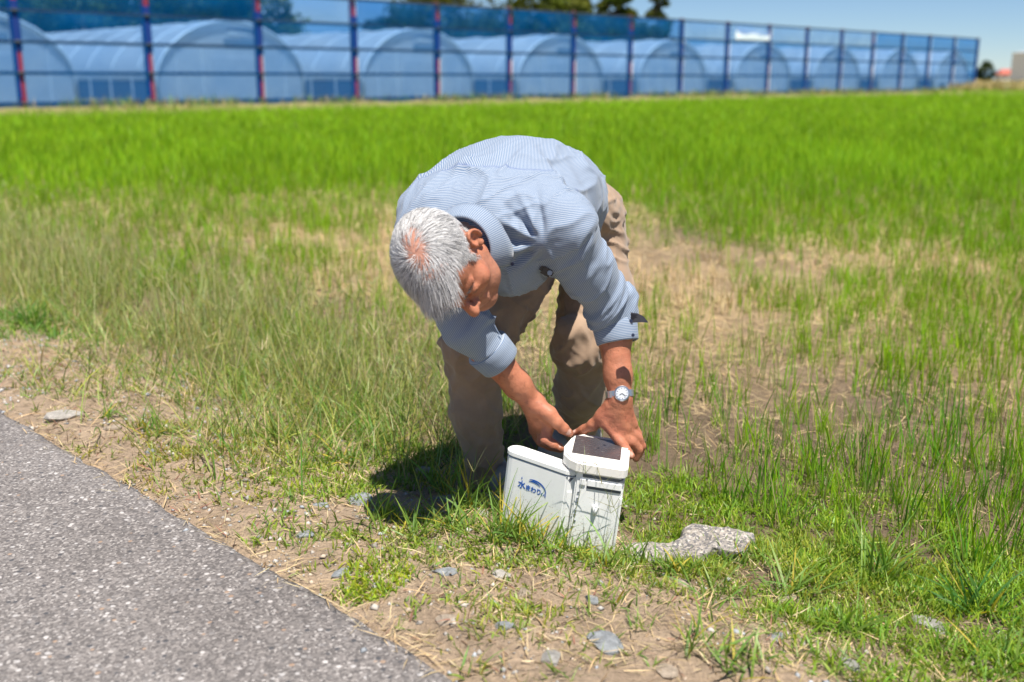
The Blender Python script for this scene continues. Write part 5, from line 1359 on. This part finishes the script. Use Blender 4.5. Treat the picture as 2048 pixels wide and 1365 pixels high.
for a in [dict(px=930, py=1022, label='taller grass clump hiding the person\'s right shoe', nl=26, L=(.10, .20), spread=.6), dict(px=985, py=1030, label='grass clump between the shoe and the box corner', nl=24, L=(.09, .18), spread=.7), dict(px=1020, py=1072, label='grass leaning over the lower left box corner', nl=24, L=(.09, .17), spread=.9), dict(px=1100, py=1098, label='grass clump before the middle of the box foot', nl=22, L=(.07, .14)), dict(px=1340, py=1142, label='grass clump overlapping the concrete slab front', nl=20, L=(.05, .11)), dict(px=1470, py=1130, label='grass clump over the right end of the concrete slab', nl=20, L=(.05, .12)),
          (dict(px=985, py=1085, label='broad bladed weed clump right in front of the box logo', nl=20, stems=1)), dict(px=1060, py=1088, label='green weed with yellow blades before the left case foot', nl=26, L=(.07, .16), yellow=.25), dict(px=905, py=1060, label='spreading weed clump left of the white box', nl=22), dict(px=830, py=1075, label='weed clump above the bare stony patch left of middle', nl=18),
          dict(px=1135, py=1105, label='weed at the joint between the two box halves', nl=16, stems=1, az0=.3), dict(px=1205, py=1135, label='weed with thin seed stems before the box front', nl=12, stems=2, az0=1.2, SL=(.10, .16)), dict(px=1262, py=1128, label='seed stemmed weed at the right foot of the box', nl=8, stems=2, az0=2.6, SL=(.16, .24)), dict(px=760, py=1040, label='weed clump midway between asphalt and shoe', nl=18),
          dict(px=300, py=868, label='leafy weed standing alone near the asphalt at left', nl=22, L=(.06, .14)), dict(px=215, py=835, label='dark leafed weed growing over the flat pale stone', nl=16, L=(.05, .10)), dict(px=960, py=965, label='weed tuft in front of the right shoe', nl=16, stems=2, az0=2.0, SL=(.16, .24)), dict(px=880, py=985, label='upright weed with a yellow blade left of the shoe', nl=18, yellow=.3, L=(.08, .18), spread=.5),
          dict(px=1420, py=1190, label='weed growing below the concrete slab', nl=16), dict(px=1590, py=1190, label='weed right of the concrete slab', nl=18, L=(.08, .2), stems=1), dict(px=1765, py=1160, label='tall weed in the lime grass right of the slab', nl=20, L=(.10, .24), spread=.6), dict(px=1950, py=1230, label='dark weed clump near the right picture edge', nl=24, L=(.08, .2), base=(.06, .16, .03)),
          dict(px=1400, py=1300, label='blurred weed low on the verge right of middle', nl=14), dict(px=1480, py=1345, label='weed at the bottom edge right of middle', nl=16, L=(.06, .13)), dict(px=1700, py=1265, label='weed between the bluish stone and the boulder', nl=14), dict(px=2010, py=1330, label='weed clump in the bottom right corner', nl=18),
          dict(px=950, py=1345, label='low weed by the asphalt at the bottom edge', nl=12, L=(.03, .07)), dict(px=1235, py=1210, label='small weed beside the small blue stone', nl=10, L=(.03, .08)), dict(px=560, py=880, label='leafy weed on the verge between moss and tall weeds', nl=18, L=(.06, .13)), dict(px=690, py=930, label='weed clump left of the shaded grass', nl=18, L=(.08, .16)),
          dict(px=800, py=905, label='tall seed stemmed weed in the shade left of the legs', nl=16, stems=4, SL=(.25, .38)), dict(px=640, py=830, label='tall seed stemmed weed in the middle of the left weeds', nl=14, stems=4, SL=(.25, .38)), dict(px=470, py=770, label='tall weed with pale seed heads at the left third', nl=14, stems=4, SL=(.22, .36)), dict(px=60, py=655, label='bushy dark green grass clump at the left edge above bare soil', nl=70, L=(.10, .22), spread=1.2, base=(.10, .23, .03), yellow=.03)]: weed(**a)
# 7. dry grass on the fence bank and beyond the field at right
bag = Bag(); N = 9000; t_ = U(-8, 74, N); off = rng.normal(size=N) * .35 - .55; x = FP0[0] + FD[0] * t_ + FN[0] * off; y = FP0[1] + FD[1] * t_ + FN[1] * off
kp = np.clip(.5 + fbm(t_ * .35, off, 0, 2, 5), .05, 1) > U(0, 1, N); x, y = x[kp], y[kp]; k = len(x); c = cols((.40, .33, .15), k, .3, .2); gq = U(0, 1, k) < .45; c[gq] = cols((.13, .26, .04), gq.sum(), .2, .2)
bag.add(*blades(pos(x, y), U(0, 6.28, k), U(.12, .42, k), U(.02, .04, k), U(0, .5, k), U(0, .6, k), c, 2))
N = 14000; y = U(79, 108, N); x = y * U(.40, .62, N); kp = (fdist(x, y) < .5) | (x / y > .432); x, y = x[kp], y[kp]; k = len(x)
bag.add(*blades(pos(x, y), U(0, 6.28, k), U(.3, .85, k), U(.05, .10, k), U(0, .4, k), U(0, .6, k), cols((.46, .37, .17), k, .25, .2), 2))
bag.obj('bank_grass', m_dry, 'dry tan grass along the fence foot and the far bank', 'dry grass')
